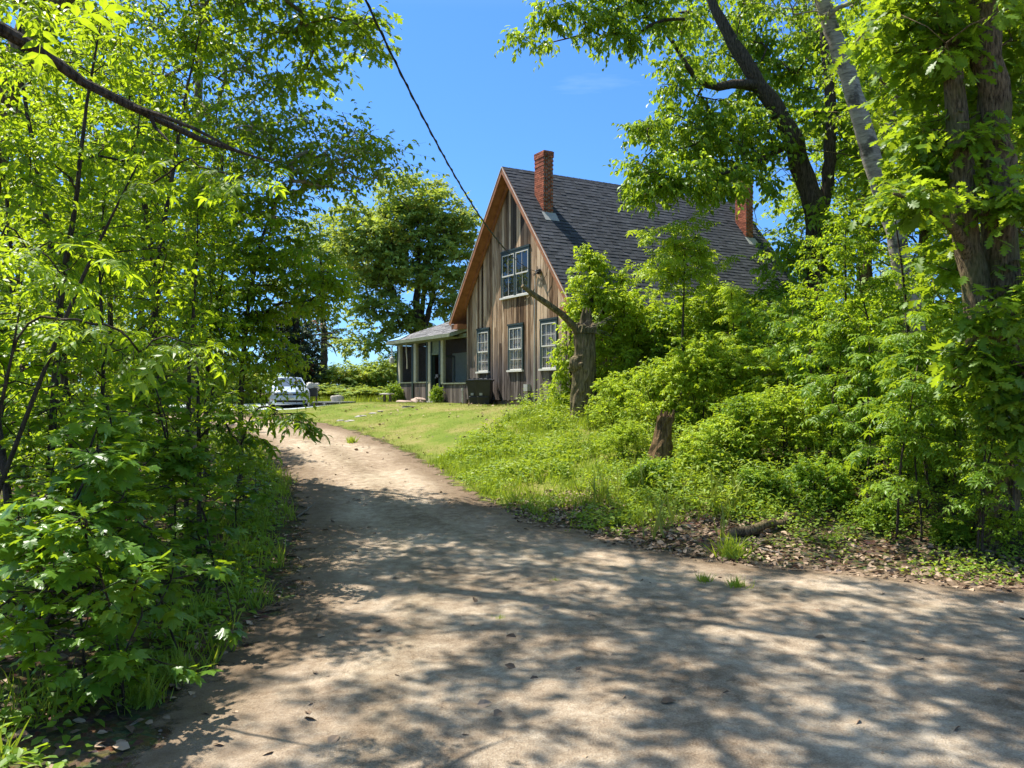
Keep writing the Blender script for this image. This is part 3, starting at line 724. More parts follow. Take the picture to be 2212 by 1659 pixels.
# ------------------------------------------------------------------ car (front faces -y)
cx, cy_, cz = at(628, 880, 38.0); cz = H1(cx, 38.5) + .02
car = empty('parked_car', (cx, 38.0, cz), R(18), 'small silver blue hatchback car parked facing the camera on the gravel pad', 'car')
W_ = .89
def fy(x, z):   # bumper / nose surface
    a = abs(x) / W_
    return .06 + .30 * a ** 3.2 + (.05 if z < .22 else 0) + .28 * max(0, z - .56) ** 1.0 + .05 * max(0, .33 - z) * 2
b_ = MB()
zs = [.17, .22, .30, .40, .50, .56, .62, .68, .74]; us = np.linspace(-1, 1, 25)
b_.grid(lambda u, z: (W_ * (.97 if z < .25 else 1) * u, fy(W_ * u, z), z), us, zs)
def hood(u, s):
    wv = W_ * (1 - .07 * s); x = wv * u; y0 = fy(W_ * u, .74); y = y0 + (1.12 + .10 * (1 - u * u) * -1 - y0) * s
    z = .74 + (.24) * (1 - (1 - s) ** 1.7) + .035 * (1 - u ** 4) * s ** .5 - .10 * abs(u) ** 6 * (1 - s) * 0
    return (x, y, z - .05 * abs(u) ** 5)
b_.grid(hood, us, np.linspace(0, 1, 9))
def side(s, k, sg):
    y = .36 + 3.74 * s; zb = .20; zt = .70 + .26 * min(1, (y - .36) / .9) ** .8
    bulge = [.94, 1.0, 1.0, .985, .93][k]; z = zb + (zt - zb) * [0, .2, .55, .85, 1][k]
    return (sg * W_ * bulge, y, z)
for sg in (-1, 1): b_.grid(lambda s, k: side(s, k, sg), np.linspace(0, 1, 14), range(5), flip=sg > 0)
b_.grid(lambda u, z: (W_ * .95 * u, 4.12 + .08 * (1 - u * u), z), us, [.22, .5, .75, .98], flip=True)
# greenhouse
def rooft(u, s): return (.60 * u, 1.93 + 1.9 * s, 1.47 - .035 * u * u * 1.2 - .05 * (2 * s - .9) ** 2 * .8)
b_.grid(rooft, us, np.linspace(0, 1, 8))
def pil(u, s):   # windscreen frame surface
    w0 = .80 + (.60 - .80) * s; y = 1.08 + .87 * s - .12 * (1 - u * u) * (1 - s * .5); return (w0 * u, y, .965 + .47 * s + .03 * (1 - u * u))
b_.grid(pil, us, np.linspace(0, 1, 8))
for sg in (-1, 1):
    b_.grid(lambda s, k: (sg * (.84 + (.60 - .84) * k), 1.1 + 2.95 * s + (.85 - 1.05 * s) * k, .95 + .46 * k), np.linspace(0, 1, 8), [0, .5, 1], flip=sg > 0)
b_.build('body', M['car_paint'], car, True)
def patch(name, mat, fn, us_, vs_, parent=car, smooth=True):
    q = MB(); q.grid(fn, us_, vs_); return q.build(name, mat, parent, smooth)
patch('windscreen', M['windscreen'], lambda u, s: (lambda p: (p[0] * .93, p[1] - .014, p[2] + .010))(pil(u, .05 + .86 * s)), np.linspace(-1, 1, 17), np.linspace(0, 1, 6))
for sg in (-1, 1):
    q = MB(); q.grid(lambda s, k: (sg * (.855 + (.615 - .855) * k), 1.35 + 2.5 * s + (.68 - .9 * s) * k, .97 + .42 * k), np.linspace(0, 1, 6), [.05, .9], flip=sg > 0); q.build('side_window', M['windscreen'], car)
    # headlight sweeps back round the corner
    patch('headlight', M['lamp_lens'], lambda s, k: (lambda x, z: (x, fy(x, z) - .012, z))(sg * (.46 + .40 * s), (.565 + .03 * s) + (.10 + .085 * s) * k), np.linspace(0, 1, 9), np.linspace(0, 1, 4))
    patch('headlight_bulb', M['dark_metal'], lambda s, k: (lambda x, z: (x, fy(x, z) - .02, z))(sg * (.55 + .18 * s), .60 + .07 * k), np.linspace(0, 1, 4), np.linspace(0, 1, 3))
    q = MB(); q.blob((sg * 1.02, 1.18, 1.0), (.13, .09, .085), 2, .05); q.tube([(sg * .84, 1.2, .93), (sg * 1.0, 1.19, .97)], .03, 6); q.build('wing_mirror', M['car_paint'], car, True)
    patch('side_marker', M['amber'], lambda s, k: (lambda x, z: (x, fy(x, z) - .01, z))(sg * (.77 + .07 * s), .36 + .04 * k), np.linspace(0, 1, 3), [0, 1])
patch('grille', M['dark_metal'], lambda u, k: (lambda x, z: (x, fy(x, z) - .008, z))(.46 * u, .585 + .085 * k), np.linspace(-1, 1, 15), np.linspace(0, 1, 3))
patch('lower_grille', M['black_rubber'], lambda u, k: (lambda x, z: (x, fy(x, z) - .008, z))((.66 + .07 * k) * u, .255 + .105 * k), np.linspace(-1, 1, 15), np.linspace(0, 1, 3))
for zc in (.30,):
    patch('grille_bar', M['dark_metal'], lambda u, k: (lambda x, z: (x, fy(x, z) - .016, z))(.66 * u, zc + .012 * k), np.linspace(-1, 1, 13), [0, 1])
# round badge: ring with two stacked letters
bd = MB(); a_ = np.linspace(0, 2 * np.pi, 25); yb_ = fy(0, .63) - .03
bd.tube([(.082 * math.cos(t), yb_ - .0, .628 + .082 * math.sin(t)) for t in a_], .011, 6)
for p, q in (((-.04, .695), (0, .637)), ((.04, .695), (0, .637)), ((-.062, .66), (-.03, .565)), ((-.03, .565), (0, .622)), ((0, .622), (.03, .565)), ((.03, .565), (.062, .66))):
    bd.tube([(p[0], yb_, p[1]), (q[0], yb_, q[1])], .009, 5)
bd.build('badge', M['lamp_lens'], car)
lp = MB(); lp.box(-.155, .155, -.035, -.02, .395, .475); lp.box(-.17, .17, -.02, .075, .385, .485)
pl = lp.build('licence_plate', M['plate'], car)
fc = bpy.data.curves.new('plate_text', 'FONT'); fc.body = 'MBI13 X'; fc.size = .078; fc.align_x = 'CENTER'; fc.align_y = 'CENTER'; fc.extrude = .001
fo = bpy.data.objects.new('plate_text', fc); COL.objects.link(fo); dg = bpy.context.evaluated_depsgraph_get()
tm = bpy.data.meshes.new_from_object(fo.evaluated_get(dg)); bpy.data.objects.remove(fo)
to = link('plate_text', tm, M['plate_text'], pl, (0, -.039, .435)); to.rotation_euler = (R(90), 0, 0)
for sx in (-1, 1):
    for yy in (.82, 3.35):
        wh = MB(); wh.tube([(sx * .68, yy, .305), (sx * .70, yy, .305), (sx * .885, yy, .305), (sx * .90, yy, .305)], [.27, .305, .305, .27], 24); w_ = wh.build('wheel', M['black_rubber'], car)
        wh = MB(); wh.tube([(sx * .895, yy, .305), (sx * .906, yy, .305)], [.20, .18], 20); wh.build('rim', M['grey_plastic'], w_)
q = MB(); q.box(-.80, .80, .45, 4.0, .16, .24); q.build('underbody', M['black_rubber'], car)
q = MB(); q.blob((.38, 1.52, 1.02), (.22, .12, .30), 1, .08); q.blob((-.38, 1.52, 1.02), (.22, .12, .30), 2, .08)
q.build('seat', M['dark_metal'], car)
q = MB(); q.box(-.52, -.46, 1.30, 1.31, .985, 1.02); q.build('inspection_sticker', M['white_paint'], car)

# ------------------------------------------------------------------ wheelie bins
def make_bin(loc, rz, label):
    e = empty('wheelie_bin', loc, rz, label, 'wheelie bin', 'wheelie bins by the house wall')
    m_ = MB()
    def ring(z, w_, d_, yo): return [(-w_ / 2, yo - d_ / 2, z), (w_ / 2, yo - d_ / 2, z), (w_ / 2, yo + d_ / 2, z), (-w_ / 2, yo + d_ / 2, z)]
    rs = [ring(.03, .46, .46, .05), ring(.30, .52, .52, .04), ring(.90, .62, .68, 0), ring(.97, .64, .70, 0), ring(.97, .70, .76, 0), ring(1.02, .71, .77, 0)]
    V = [p for r_ in rs for p in r_]
    m_.add(V, [(3, 2, 1, 0)] + [(i * 4 + j, i * 4 + (j + 1) % 4, i * 4 + 4 + (j + 1) % 4, i * 4 + 4 + j) for i in range(5) for j in range(4)] + [(20, 21, 22, 23)])
    m_.box(-.22, .22, -.30, -.255, .30, .36)     # lift bar pocket
    o = m_.build('body', M['bin_plastic'], e)
    bv = o.modifiers.new('bevel', 'BEVEL'); bv.width = .03; bv.segments = 3; bv.limit_method = 'ANGLE'
    l = MB(); l.grid(lambda u, v: (.37 * u, .02 + .41 * v, 1.035 + .055 * (1 - u * u) * (1 - .5 * v * v) - .02 * v * v), np.linspace(-1, 1, 9), np.linspace(-1, 1, 9))
    l.box(-.37, .37, -.395, -.385, 1.0, 1.035); l.box(-.03, .03, -.30, .36, 1.07, 1.10); l.box(-.22, -.16, -.3, .36, 1.06, 1.085); l.box(.16, .22, -.3, .36, 1.06, 1.085)
    l.build('lid', M['bin_lid'], e)
    h = MB(); h.tube([(-.30, .36, .98), (-.30, .46, 1.0), (.30, .46, 1.0), (.30, .36, .98)], .018, 8); h.build('handle', M['bin_plastic'], e)
    for s in (-1, 1):
        w_ = MB(); w_.tube([(s * .24, .30, .13), (s * .30, .30, .13)], .13, 16); w_.build('wheel', M['black_rubber'], e)
    d = MB(); d.box(-.14, -.02, -.290, -.255, .40, .50); d.build('sticker', M['grey_plastic'], e)
    return e
def hw(lx, ly):  # house-local to world
    return (.2 + .497 * lx + .868 * ly, 32 - .868 * lx + .497 * ly)
x, y = hw(-1.50, -.66); make_bin((x, y, H1(x, y) - .02), R(-60 + 52), 'dark wheelie bin standing closest to the middle ground floor window, overlapping the bin beside it')
x, y = hw(-2.22, -.62); make_bin((x, y, H1(x, y) - .02), R(-60 + 40), 'dark wheelie bin half hidden by the other bin, on the side towards the porch')

# ------------------------------------------------------------------ barbecue with cover
bx, by, _ = at(674, 870, 39.5); bz = H1(bx, by)
bq = empty('barbecue_grill', (bx, by, bz), R(8), 'dark barbecue on thin legs with crumpled whitish cover beside the car', 'barbecue')
m_ = MB(); m_.box(-.25, .25, -.22, .22, .50, .86); m_.box(-.28, .28, -.25, .25, .84, .88); m_.build('firebox', M['dark_metal'], bq)
for sx in (-.2, .2):
    for sy in (-.17, .17):
        q = MB(); q.bar((sx * 1.1, sy, -.02), (sx, sy, .52), .04, .04, up=(0, 1, 0)); q.build('leg', M['dark_metal'], bq)
q = MB(); q.blob((0, 0, .98), (.30, .26, .17), 11, .35); q.build('cover', M['cover'], bq, True)
for z, s in ((.34, .1), (.14, -.08)):
    q = MB(); q.box(.17, .24, -.2, -.13, z, z + .07); q.build('clay_block', M['terracotta'], bq)

def rock(px, py, w, h, mat, label, seed, cat='rock', amp=.25, group='stones of the fire ring', Y=None, name='rock', d=None):
    x, y, z = ground_at(px, py) if Y is None else ((px - CX0) / F * Y, Y, H1((px - CX0) / F * Y, Y))
    m_ = MB(); m_.blob((0, 0, h * .32), (w / 2, (d or w * .8) / 2, h * .68), seed, amp, nu=9, nv=14)
    o = m_.build(name, M[mat], None, True, (x, y, z)); return tag(o, label, cat, group)
rock(728, 866, .62, .42, 'stone', 'big pale flat topped boulder behind the weathered plank platform', 31, 'boulder', group=None, Y=42, name='boulder')
for i, (px, py, Y, w, h, mat, lab) in enumerate([
    (764, 858, 44.5, .36, .2, 'dark_stone', 'dark flat rock at the left end of the low fire ring'), (777, 858, 45, .30, .18, 'dark_stone', 'small dark rock touching the flat rock at the left end of the fire ring'),
    (792, 849, 47, .46, .22, 'stone', 'pale slab rock at the back of the fire ring'), (807, 847, 48, .25, .3, 'pink_stone', 'small upright pinkish rock behind the fire ring'),
    (820, 848, 48, .50, .26, 'brick', 'reddish block lying behind the fire ring beside the pinkish rock'), (821, 860, 43.5, .5, .2, 'dark_stone', 'low dark slab beside the little stone bench')]):
    rock(px, py, w, h, mat, lab, 40 + i, Y=Y)
# little bench
x, y, _ = at(836, 868, 41.0); z = H1(x, y); bn = empty('stone_bench', (x, y, z), R(-20), 'small bench with thin grey slab top on short posts left of the porch', 'bench')
m_ = MB(); m_.blob((0, 0, .40), (.40, .16, .045), 8, .1); m_.build('seat', M['stone'], bn)
for s in (-.14, .18):
    m_ = MB(); m_.box(s - .05, s + .05, -.06, .06, -.05, .38); m_.build('leg', M['dark_stone'], bn)
# plank platform
x, y, _ = at(716, 874, 38.6); z = H1(x, y); pk = empty('plank_platform', (x, y, z), R(-14), 'low platform of weathered grey planks lying on the grass right of the car', 'platform')
m_ = MB()
for k in range(8): m_.box(-1.0 + g.uniform(-.12, .1), 1.0 + g.uniform(-.15, .1), -.75 + k * .19, -.75 + k * .19 + .17, .10, .145 + g.uniform(0, .012), float(g.uniform(0, 1)))
m_.build('deck_boards', M['grey_wood'], pk)
for s in (-.8, 0, .8):
    m_ = MB(); m_.box(s - .04, s + .04, -.72, .74, -.05, .098); m_.build('bearer', M['grey_wood'], pk)
# porch steps
for lx, ly, w_, d_, h, lab, mt in ((-8.3, -.55, .95, .45, .22, 'upper rough stone step below the porch doorway', 'pink_stone'), (-9.05, -1.0, 1.15, .5, .10, 'lower rough stone step lying in the grass before the porch doorway', 'pink_stone')):
    x, y = hw(lx, ly); m_ = MB(); m_.blob((0, 0, h * .3), (w_ * .55, d_ * .6, h * .8), 60 + int(w_ * 10), .12, nu=8, nv=16)
    o = m_.build('stone_step', M[mt], None, False, (x, y, H1(x, y))); o.rotation_euler = (0, 0, R(-60)); tag(o, lab, 'step', 'steps to the porch')
x, y = hw(-7.55, -.18); m_ = MB(); m_.box(-.5, .5, -.17, .17, -.12, .30); o = m_.build('wooden_step', M['grey_wood'], None, False, (x, y, HOUSE_Z - .42)); o.rotation_euler = (0, 0, R(-60.2)); tag(o, 'pale wooden box step directly under the porch doorway', 'step')
# stepping stones across the lawn
SS = [(737, 909, .55, 'stepping stone at the driveway edge, leftmost of the two at the path start'), (755, 910, .5, 'tapered stepping stone just right of the first stone at the driveway edge'), (783, 899, .75, 'broad pale stepping stone in the middle of the lawn path'),
      (808, 893, .5, 'small stepping stone in the lawn beyond the broad pale one'), (823, 889, .42, 'smallest stepping stone of the lawn path, nearing the porch'), (884, 879, .85, 'large whitish flat stone in the lawn before the porch steps')]
for i, (px, py, w_, lab) in enumerate(SS):
    x, y, z = ground_at(px, py); m_ = MB(); m_.blob((0, 0, .0), (w_ * .34, w_ * .30, .05), 80 + i, .25, nu=6, nv=14)
    tag(m_.build('stepping_stone', M['stone'], None, False, (x, y, z - .012)), lab, 'stepping stone', 'stepping stones across the lawn')
# ------------------------------------------------------------------ dead trunks
def wobble(p0, p1, n, amp, seed):
    q = np.random.default_rng(seed); t = np.linspace(0, 1, n)[:, None]; P = np.asarray(p0) * (1 - t) + np.asarray(p1) * t
    w_ = np.cumsum(q.normal(0, amp, (n, 3)), 0); w_ -= w_[0] * (1 - t) + w_[-1] * t; return P + w_
Y = 23.0; sx, sz = (1262 - CX0) / F * Y, H1((1262 - CX0) / F * Y, Y)
st = empty('dead_tree', (sx, Y, sz), 0, 'broken dead trunk with one bare snapped limb pointing at the gable window', 'dead tree')
top = at(1266, 712, Y)[2] - sz; m_ = MB()
zz = np.linspace(-.3, top, 16); rr = np.array([.26, .24, .24, .25, .27, .29, .30, .315, .325, .33, .325, .32, .31, .305, .30, .295])
xx = np.interp(zz, [-.3, .4, 1.0, top * .7, top], [-.16, -.13, -.04, .02, 0])
m_.tube(np.stack([xx, 0 * zz, zz], 1), rr, 20, rough=.06)
q = np.random.default_rng(9)
for a in np.linspace(0, 6.28, 15)[:-1]:  # torn splinters round the rim
    r0 = .26; h = .06 + .16 * q.random() + (.46 if 0.6 < a < 2.2 else 0)
    m_.tube([(r0 * math.cos(a), r0 * math.sin(a), top - .12), (r0 * .9 * math.cos(a) + .03, r0 * .9 * math.sin(a), top + h * .6), (r0 * .75 * math.cos(a) + .05, r0 * .7 * math.sin(a), top + h)], [.10, .07, .01], 6)
m_.blob((-.27, -.16, top * .62), (.16, .16, .2), 4, .2); m_.blob((-.12, -.33, top * .60), (.07, .05, .08), 5, .1)
m_.build('trunk', M['stump_wood'], st)
m_ = MB(); P = [np.array(at(px, py, yy)) - np.array([sx, Y, sz]) for px, py, yy in ((1256, 738, 22.95), (1243, 710, 22.85), (1215, 680, 22.65), (1180, 655, 22.4), (1150, 634, 22.2), (1128, 617, 22.0))]
m_.tube(P, [.13, .105, .088, .08, .07, .055], 9, rough=.07); e_ = P[3]
m_.tube([P[4] + np.array([.02, 0, .02]), P[4] + np.array([-.06, -.03, -.06]), P[4] + np.array([-.22, -.08, -.22])], [.03, .022, .01], 5); m_.tube([P[4], P[4] + np.array([.05, -.05, .12])], [.03, .012], 5)
m_.build('limb', M['stump_wood'], st)
m_ = MB()
for k in range(46):
    p = np.array([q.normal(.10, .18), q.normal(0, .14), top + q.uniform(-.06, .16)]); d = np.array([q.normal(.15, .32), q.normal(0, .3), q.normal(.08, .24)])
    m_.tube([p, p + d * .5 + np.array([0, 0, .05]), p + d + np.array([0, 0, -.05])], [.006, .004, .002], 3)
m_.build('dead_twigs', M['pale_bark'], st)
Y = 16.2; s2 = (1428 - CX0) / F * Y; z2 = H1(s2, Y); m_ = MB(); t2 = at(1440, 900, Y)[2] - z2
zz = np.linspace(-.2, t2, 10); m_.tube(np.stack([np.interp(zz, [-.2, t2], [-.08, .09]), 0 * zz, zz], 1), np.interp(zz, [-.2, .3, .8, t2], [.30, .23, .15, .19]), 14, rough=.10)
for k in range(9):
    a = k * .7; m_.tube([(.09 + .13 * math.cos(a), .13 * math.sin(a), t2 - .08), (.09 + .13 * math.cos(a) + .04, .13 * math.sin(a), t2 + .05 + .1 * q.random())], [.05, .012], 5)
tag(m_.build('tree_stump', M['red_stump'], None, False, (s2, Y, z2)), 'reddish brown rotten stump half buried in the bright bushes', 'stump')
# fallen log and branches
def stick(pts, r0, r1, mat, name, label, cat='branch', group=None, k=7, side=0):
    P = np.array([(x, y, H1(x, y) + h) for x, y, h in pts]); n = 14; ii = np.linspace(0, len(P) - 1, n)
    Q = np.stack([np.interp(ii, np.arange(len(P)), P[:, c]) for c in range(3)], 1); Q += q.normal(0, r0 * .35, Q.shape); o = Q[0].copy()
    m_ = MB(); m_.tube(Q - o, np.linspace(r0, r1, n), k, rough=.08)
    for s in range(side):
        i = int(q.integers(3, n - 2)); d = q.normal(0, 1, 3); d[2] = abs(d[2]) * .4; d /= np.linalg.norm(d); L = np.linalg.norm(Q[-1] - Q[0]) * .22
        m_.tube([Q[i] - o, Q[i] - o + d * L * .6, Q[i] - o + d * L], [r1 * .9, r1 * .6, r1 * .3], 5)
    return tag(m_.build(name, M[mat], None, True, tuple(o)), label, cat, group)
a = ground_at(1574, 1166); b = ground_at(1660, 1150); c = ground_at(1725, 1128)
stick([(a[0], a[1], .07), (b[0], b[1], .10), (c[0], c[1], .12)], .085, .05, 'bark', 'fallen_log', 'short dark fallen log lying in the weeds above the driveway edge', 'log')
for (pa, pb, r, lab) in [((1640, 1188), (1700, 1205), .02, 'thin pale stick lying in dry leaves below the fallen log'), ((1860, 1305), (1835, 1330), .012, 'small forked twig on the sunny dirt, right half of the driveway'), ((1780, 1345), (1920, 1362), .006, 'long straight thin twig lying on the dirt at the right'),
                         ((1050, 1462), (1110, 1470), .010, 'short dark twig in the shade near the driveway middle'), ((930, 1380), (955, 1395), .010, 'short curved twig on the shaded dirt left of centre'), ((640, 1120), (700, 1075), .02, 'bare stick leaning out of the verge at the left driveway bend')]:
    a, b = ground_at(*pa), ground_at(*pb)
    stick([(a[0], a[1], r), ((a[0] + b[0]) / 2 + .03, (a[1] + b[1]) / 2, r * 1.4), (b[0], b[1], r)], r, r * .5, 'pale_bark', 'stick', lab, 'stick', 'sticks lying about the driveway', 5, 1)
# leaning bare stem at upper left
lt = empty('leaning_tree', (-6.0, 5.2, H1(-6.0, 5.2)), 0, 'thin dark bare tree stem arching in from the left edge across the leaves', 'tree')
m_ = MB(); o_ = np.array([-6.0, 5.2, H1(-6.0, 5.2)])
P = [(-6.0, 5.2, o_[2] - .2), (-5.9, 5.3, 2.5), (-5.2, 5.4, 4.2)] + [at(px, py, yy) for px, py, yy in ((-60, 36, 5.6), (0, 60, 5.7), (90, 112, 5.9), (180, 178, 6.1), (280, 228, 6.3), (350, 262, 6.5), (430, 300, 6.7), (500, 322, 6.9), (590, 352, 7.1))]
m_.tube(np.array(P) - o_, [.07, .065, .058, .052, .048, .043, .038, .033, .029, .024, .017, .006], 9, rough=.05)
m_.build('trunk', M['dark_bark'], lt)
m_ = MB(); P = [at(px, py, yy) for px, py, yy in ((280, 228, 6.3), (345, 248, 6.3), (420, 278, 6.3), (520, 330, 6.4))]; m_.tube(np.array(P) - o_, [.022, .019, .015, .006], 6)
P = [at(px, py, yy) for px, py, yy in ((325, 250, 6.4), (335, 275, 6.4), (365, 305, 6.3))]; m_.tube(np.array(P) - o_, [.018, .014, .005], 6)
m_.build('branch', M['dark_bark'], lt)
# ------------------------------------------------------------------ leaf shapes (length 1 along +y, face up +z)
def T(V, Fs): return np.array(V, float), [np.array(f) for f in Fs]
def ovate(w_=.30, tipz=-.14, fold=.07):
    V = [(0, 0, 0), (w_ * .95, .28, fold), (w_ * .80, .62, fold * .6), (0, 1, tipz), (-w_ * .80, .62, fold * .6), (-w_ * .95, .28, fold), (0, .45, -.01)]
    return T(V, [np.array([(0, 1, 2, 6), (0, 6, 4, 5)]), np.array([(6, 2, 3), (6, 3, 4)])])
OV, SLIM = ovate(), ovate(.17, -.2, .05)
OVC = ovate(.25, -.42, .13)
OVF = T([(0, 0, 0), (.33, .42, .06), (0, 1, -.12), (-.33, .42, .06)], [np.array([(0, 1, 2), (0, 2, 3)])])
def palmate():
    half = [(0, 1.0), (10, .74), (20, .70), (27, .50), (38, .72), (50, .92), (58, .70), (72, .66), (82, .44), (98, .56), (112, .64), (125, .46), (150, .36), (168, .30)]
    P = [(math.sin(R(a)) * r, math.cos(R(a)) * r) for a, r in half]; P = P + [(0, -.22)] + [(-x, y) for x, y in P[:0:-1]]
    V = [(0, 0, .03)] + [(x, y, -.10 * (x * x + y * y) + .05 * abs(x)) for x, y in P]; n = len(P)
    V = [(x * .62, y * .62 + .38, z) for x, y, z in V]
    return T(V, [np.array([(0, 1 + (i + 1) % n, 1 + i) for i in range(n)])])
MAPLE = palmate()
def lobed():
    s = [(0, .03), (.14, .07), (.27, .26), (.34, .11), (.50, .36), (.58, .13), (.74, .30), (.82, .10), (.92, .12), (1.0, .0)]
    V, Fs = [], []
    for y, x in s: V += [(x, y + .06 * (x > .2), .06 * x - .1 * y * y), (0, y, -.1 * y * y), (-x, y + .06 * (x > .2), .06 * x - .1 * y * y)]
    for i in range(len(s) - 1): a = 3 * i; Fs += [(a, a + 3, a + 4, a + 1), (a + 1, a + 4, a + 5, a + 2)]
    return T(V, [np.array(Fs)])
OAK = lobed()
def compound(n=3, w_=.19):
    V, Fq, Ft = [], [], []; tv, tf = ovate(w_, -.22, .05)
    def put(o, ang, s, dz):
        k = len(V); c, sn = math.cos(ang), math.sin(ang)
        for x, y, z in tv: V.append((o[0] + s * (c * x + sn * y), o[1] + s * (-sn * x + c * y), o[2] + s * z + dz * y))
        for f in tf[0]: Fq.append(tuple(f + k))
        for f in tf[1]: Ft.append(tuple(f + k))
    for i in range(n):
        y = .30 + .42 * i / max(1, n - 1); z = -.10 * y * y
        put((0, y, z), R(62), .34, -.06); put((0, y, z), R(-62), .34, -.06)
    put((0, .72, -.06), 0, .38, -.08)
    k = len(V); V += [(-.008, 0, 0), (.008, 0, 0), (.004, .74, -.06), (-.004, .74, -.06)]; Fq.append((k, k + 1, k + 2, k + 3))
    return T(V, [np.array(Fq), np.array(Ft)])
ASH = compound()
def blade(): return T([(-.03, 0, 0), (.03, 0, 0), (.026, .4, .05), (-.026, .4, .05), (.015, .75, .0), (-.015, .75, .0), (0, 1, -.12)], [np.array([(0, 1, 2, 3), (3, 2, 4, 5)]), np.array([(5, 4, 6)])])
BLADE = blade()
BLADE1 = T([(-.035, 0, 0), (.035, 0, 0), (0, 1, .0)], [np.array([(0, 1, 2)])])

def nz(v): return v / (np.linalg.norm(v, axis=-1, keepdims=True) + 1e-9)
def place(tpl, pos, d, up, size, tint):
    tv, tf = tpl; n, k = len(pos), len(tv)
    y = nz(d); z = up - (up * y).sum(-1, keepdims=True) * y; z = nz(z); x = np.cross(y, z)
    S = np.asarray(size).reshape(-1, 1, 1)
    V = pos[:, None, :] + S * (tv[None, :, 0:1] * x[:, None] + tv[None, :, 1:2] * y[:, None] + tv[None, :, 2:3] * z[:, None])
    off = (np.arange(n) * k)[:, None, None]
    Fs = [(f[None] + off).reshape(-1, f.shape[1]) for f in tf]
    return V.reshape(-1, 3), Fs, np.repeat(tint, k)
def prisms(p, q, r):   # thin three sided twigs
    n = len(p); d = nz(q - p); a = np.cross(d, np.array([.3, .2, .93])); a = nz(a); b = np.cross(d, a)
    r = np.broadcast_to(r, (n,)).reshape(-1, 1)
    ring = [a * r, (-.5 * a + .87 * b) * r, (-.5 * a - .87 * b) * r]
    V = np.stack([p + ring[0], p + ring[1], p + ring[2], q + ring[0] * .35, q + ring[1] * .35, q + ring[2] * .35], 1)
    f = np.array([(0, 1, 4, 3), (1, 2, 5, 4), (2, 0, 3, 5)]); return V.reshape(-1, 3), (f[None] + (np.arange(n) * 6)[:, None, None]).reshape(-1, 4)

def grow(trunks, A, rs, twig=.007, seg=.55, gexp=.46, low=.9, hmin=0.0):
    P, par, tr = [], [], []; paths = []
    for pts, rad in trunks:
        pts = np.asarray(pts, float); rad = np.interp(np.linspace(0, 1, len(pts)), np.linspace(0, 1, len(rad)), rad)
        cum = np.r_[0, np.cumsum(np.linalg.norm(np.diff(pts, axis=0), axis=1))]; n = max(3, int(cum[-1] / .35)); s = np.linspace(0, cum[-1], n)
        # smooth through the given points
        Q = np.stack([np.interp(s, cum, pts[:, c]) for c in range(3)], 1)
        for _ in range(2): Q[1:-1] = (Q[:-2] + 2 * Q[1:-1] + Q[2:]) / 4
        rr = np.interp(s, cum, rad); Q[1:-1] += rs.normal(0, 1, (n - 2, 3)) * rr[1:-1, None] * .10
        b0 = len(P); start = -1
        for i in range(n): P.append(Q[i]); par.append(start if i == 0 else b0 + i - 1); tr.append(rr[i])
        paths.append((list(range(b0, b0 + n)), True))
    nt = len(P); TP = np.array(P)
    cap = nt + len(A) * 24 + 10; NP = np.zeros((cap, 3)); NP[:nt] = TP; cnt = nt
    live = np.zeros(cap, bool); live[:nt] = TP[:, 2] > TP[:, 2].min() + hmin
    order = np.argsort([np.min(np.linalg.norm(TP - a, axis=1)) for a in A]); ends = np.zeros((len(A), 3))
    for ai in order:
        a = A[ai]; v = NP[:cnt] - a; d = np.linalg.norm(v, axis=1); hz = np.linalg.norm(v[:, :2], axis=1)
        cost = d + low * np.maximum(0, v[:, 2] + .30 * hz); cost[~live[:cnt]] = 1e9
        j = int(np.argmin(cost)); p0 = NP[j]; L = d[j]; n = int(np.clip(L / seg, 2, 20))
        pd = NP[j] - NP[par[j]] if par[j] >= 0 else np.array([0, 0, 1.]); pd = pd / (np.linalg.norm(pd) + 1e-9)
        c = p0 + (pd * .35 + np.array([0, 0, .18])) * L * .6 + (a - p0) * .25
        ids = [j]
        for i in range(1, n + 1):
            t = i / n; q = (1 - t) ** 2 * p0 + 2 * t * (1 - t) * c + t * t * a
            if i < n: q = q + rs.normal(0, .035 * min(L, 2), 3) * .5
            NP[cnt] = q; par.append(ids[-1]); tr.append(0); live[cnt] = True; ids.append(cnt); cnt += 1
        paths.append((ids, False)); ends[ai] = NP[ids[-1]] - NP[ids[-2]]
    w_ = np.zeros(cnt); 
    for ids, t in paths:
        if not t: w_[ids[-1]] += 1
    for i in range(cnt - 1, -1, -1):
        if par[i] >= 0: w_[par[i]] += w_[i]
    rad = twig * np.maximum(w_, 1) ** gexp; rad[:nt] = np.array(tr[:nt])
    mb = MB()
    for ids, t in paths:
        r = rad[ids].copy()
        if not t: r[0] = min(r[1] * 1.15, rad[ids[0]]); 
        mx = r.max(); k = 16 if mx > .2 else 10 if mx > .08 else 6 if mx > .025 else 4
        if t: r[0] *= 1.35; r[1] *= 1.12
        mb.tube(NP[ids], r, k, rough=.05 if mx > .08 else 0)
    return mb, nz(ends)

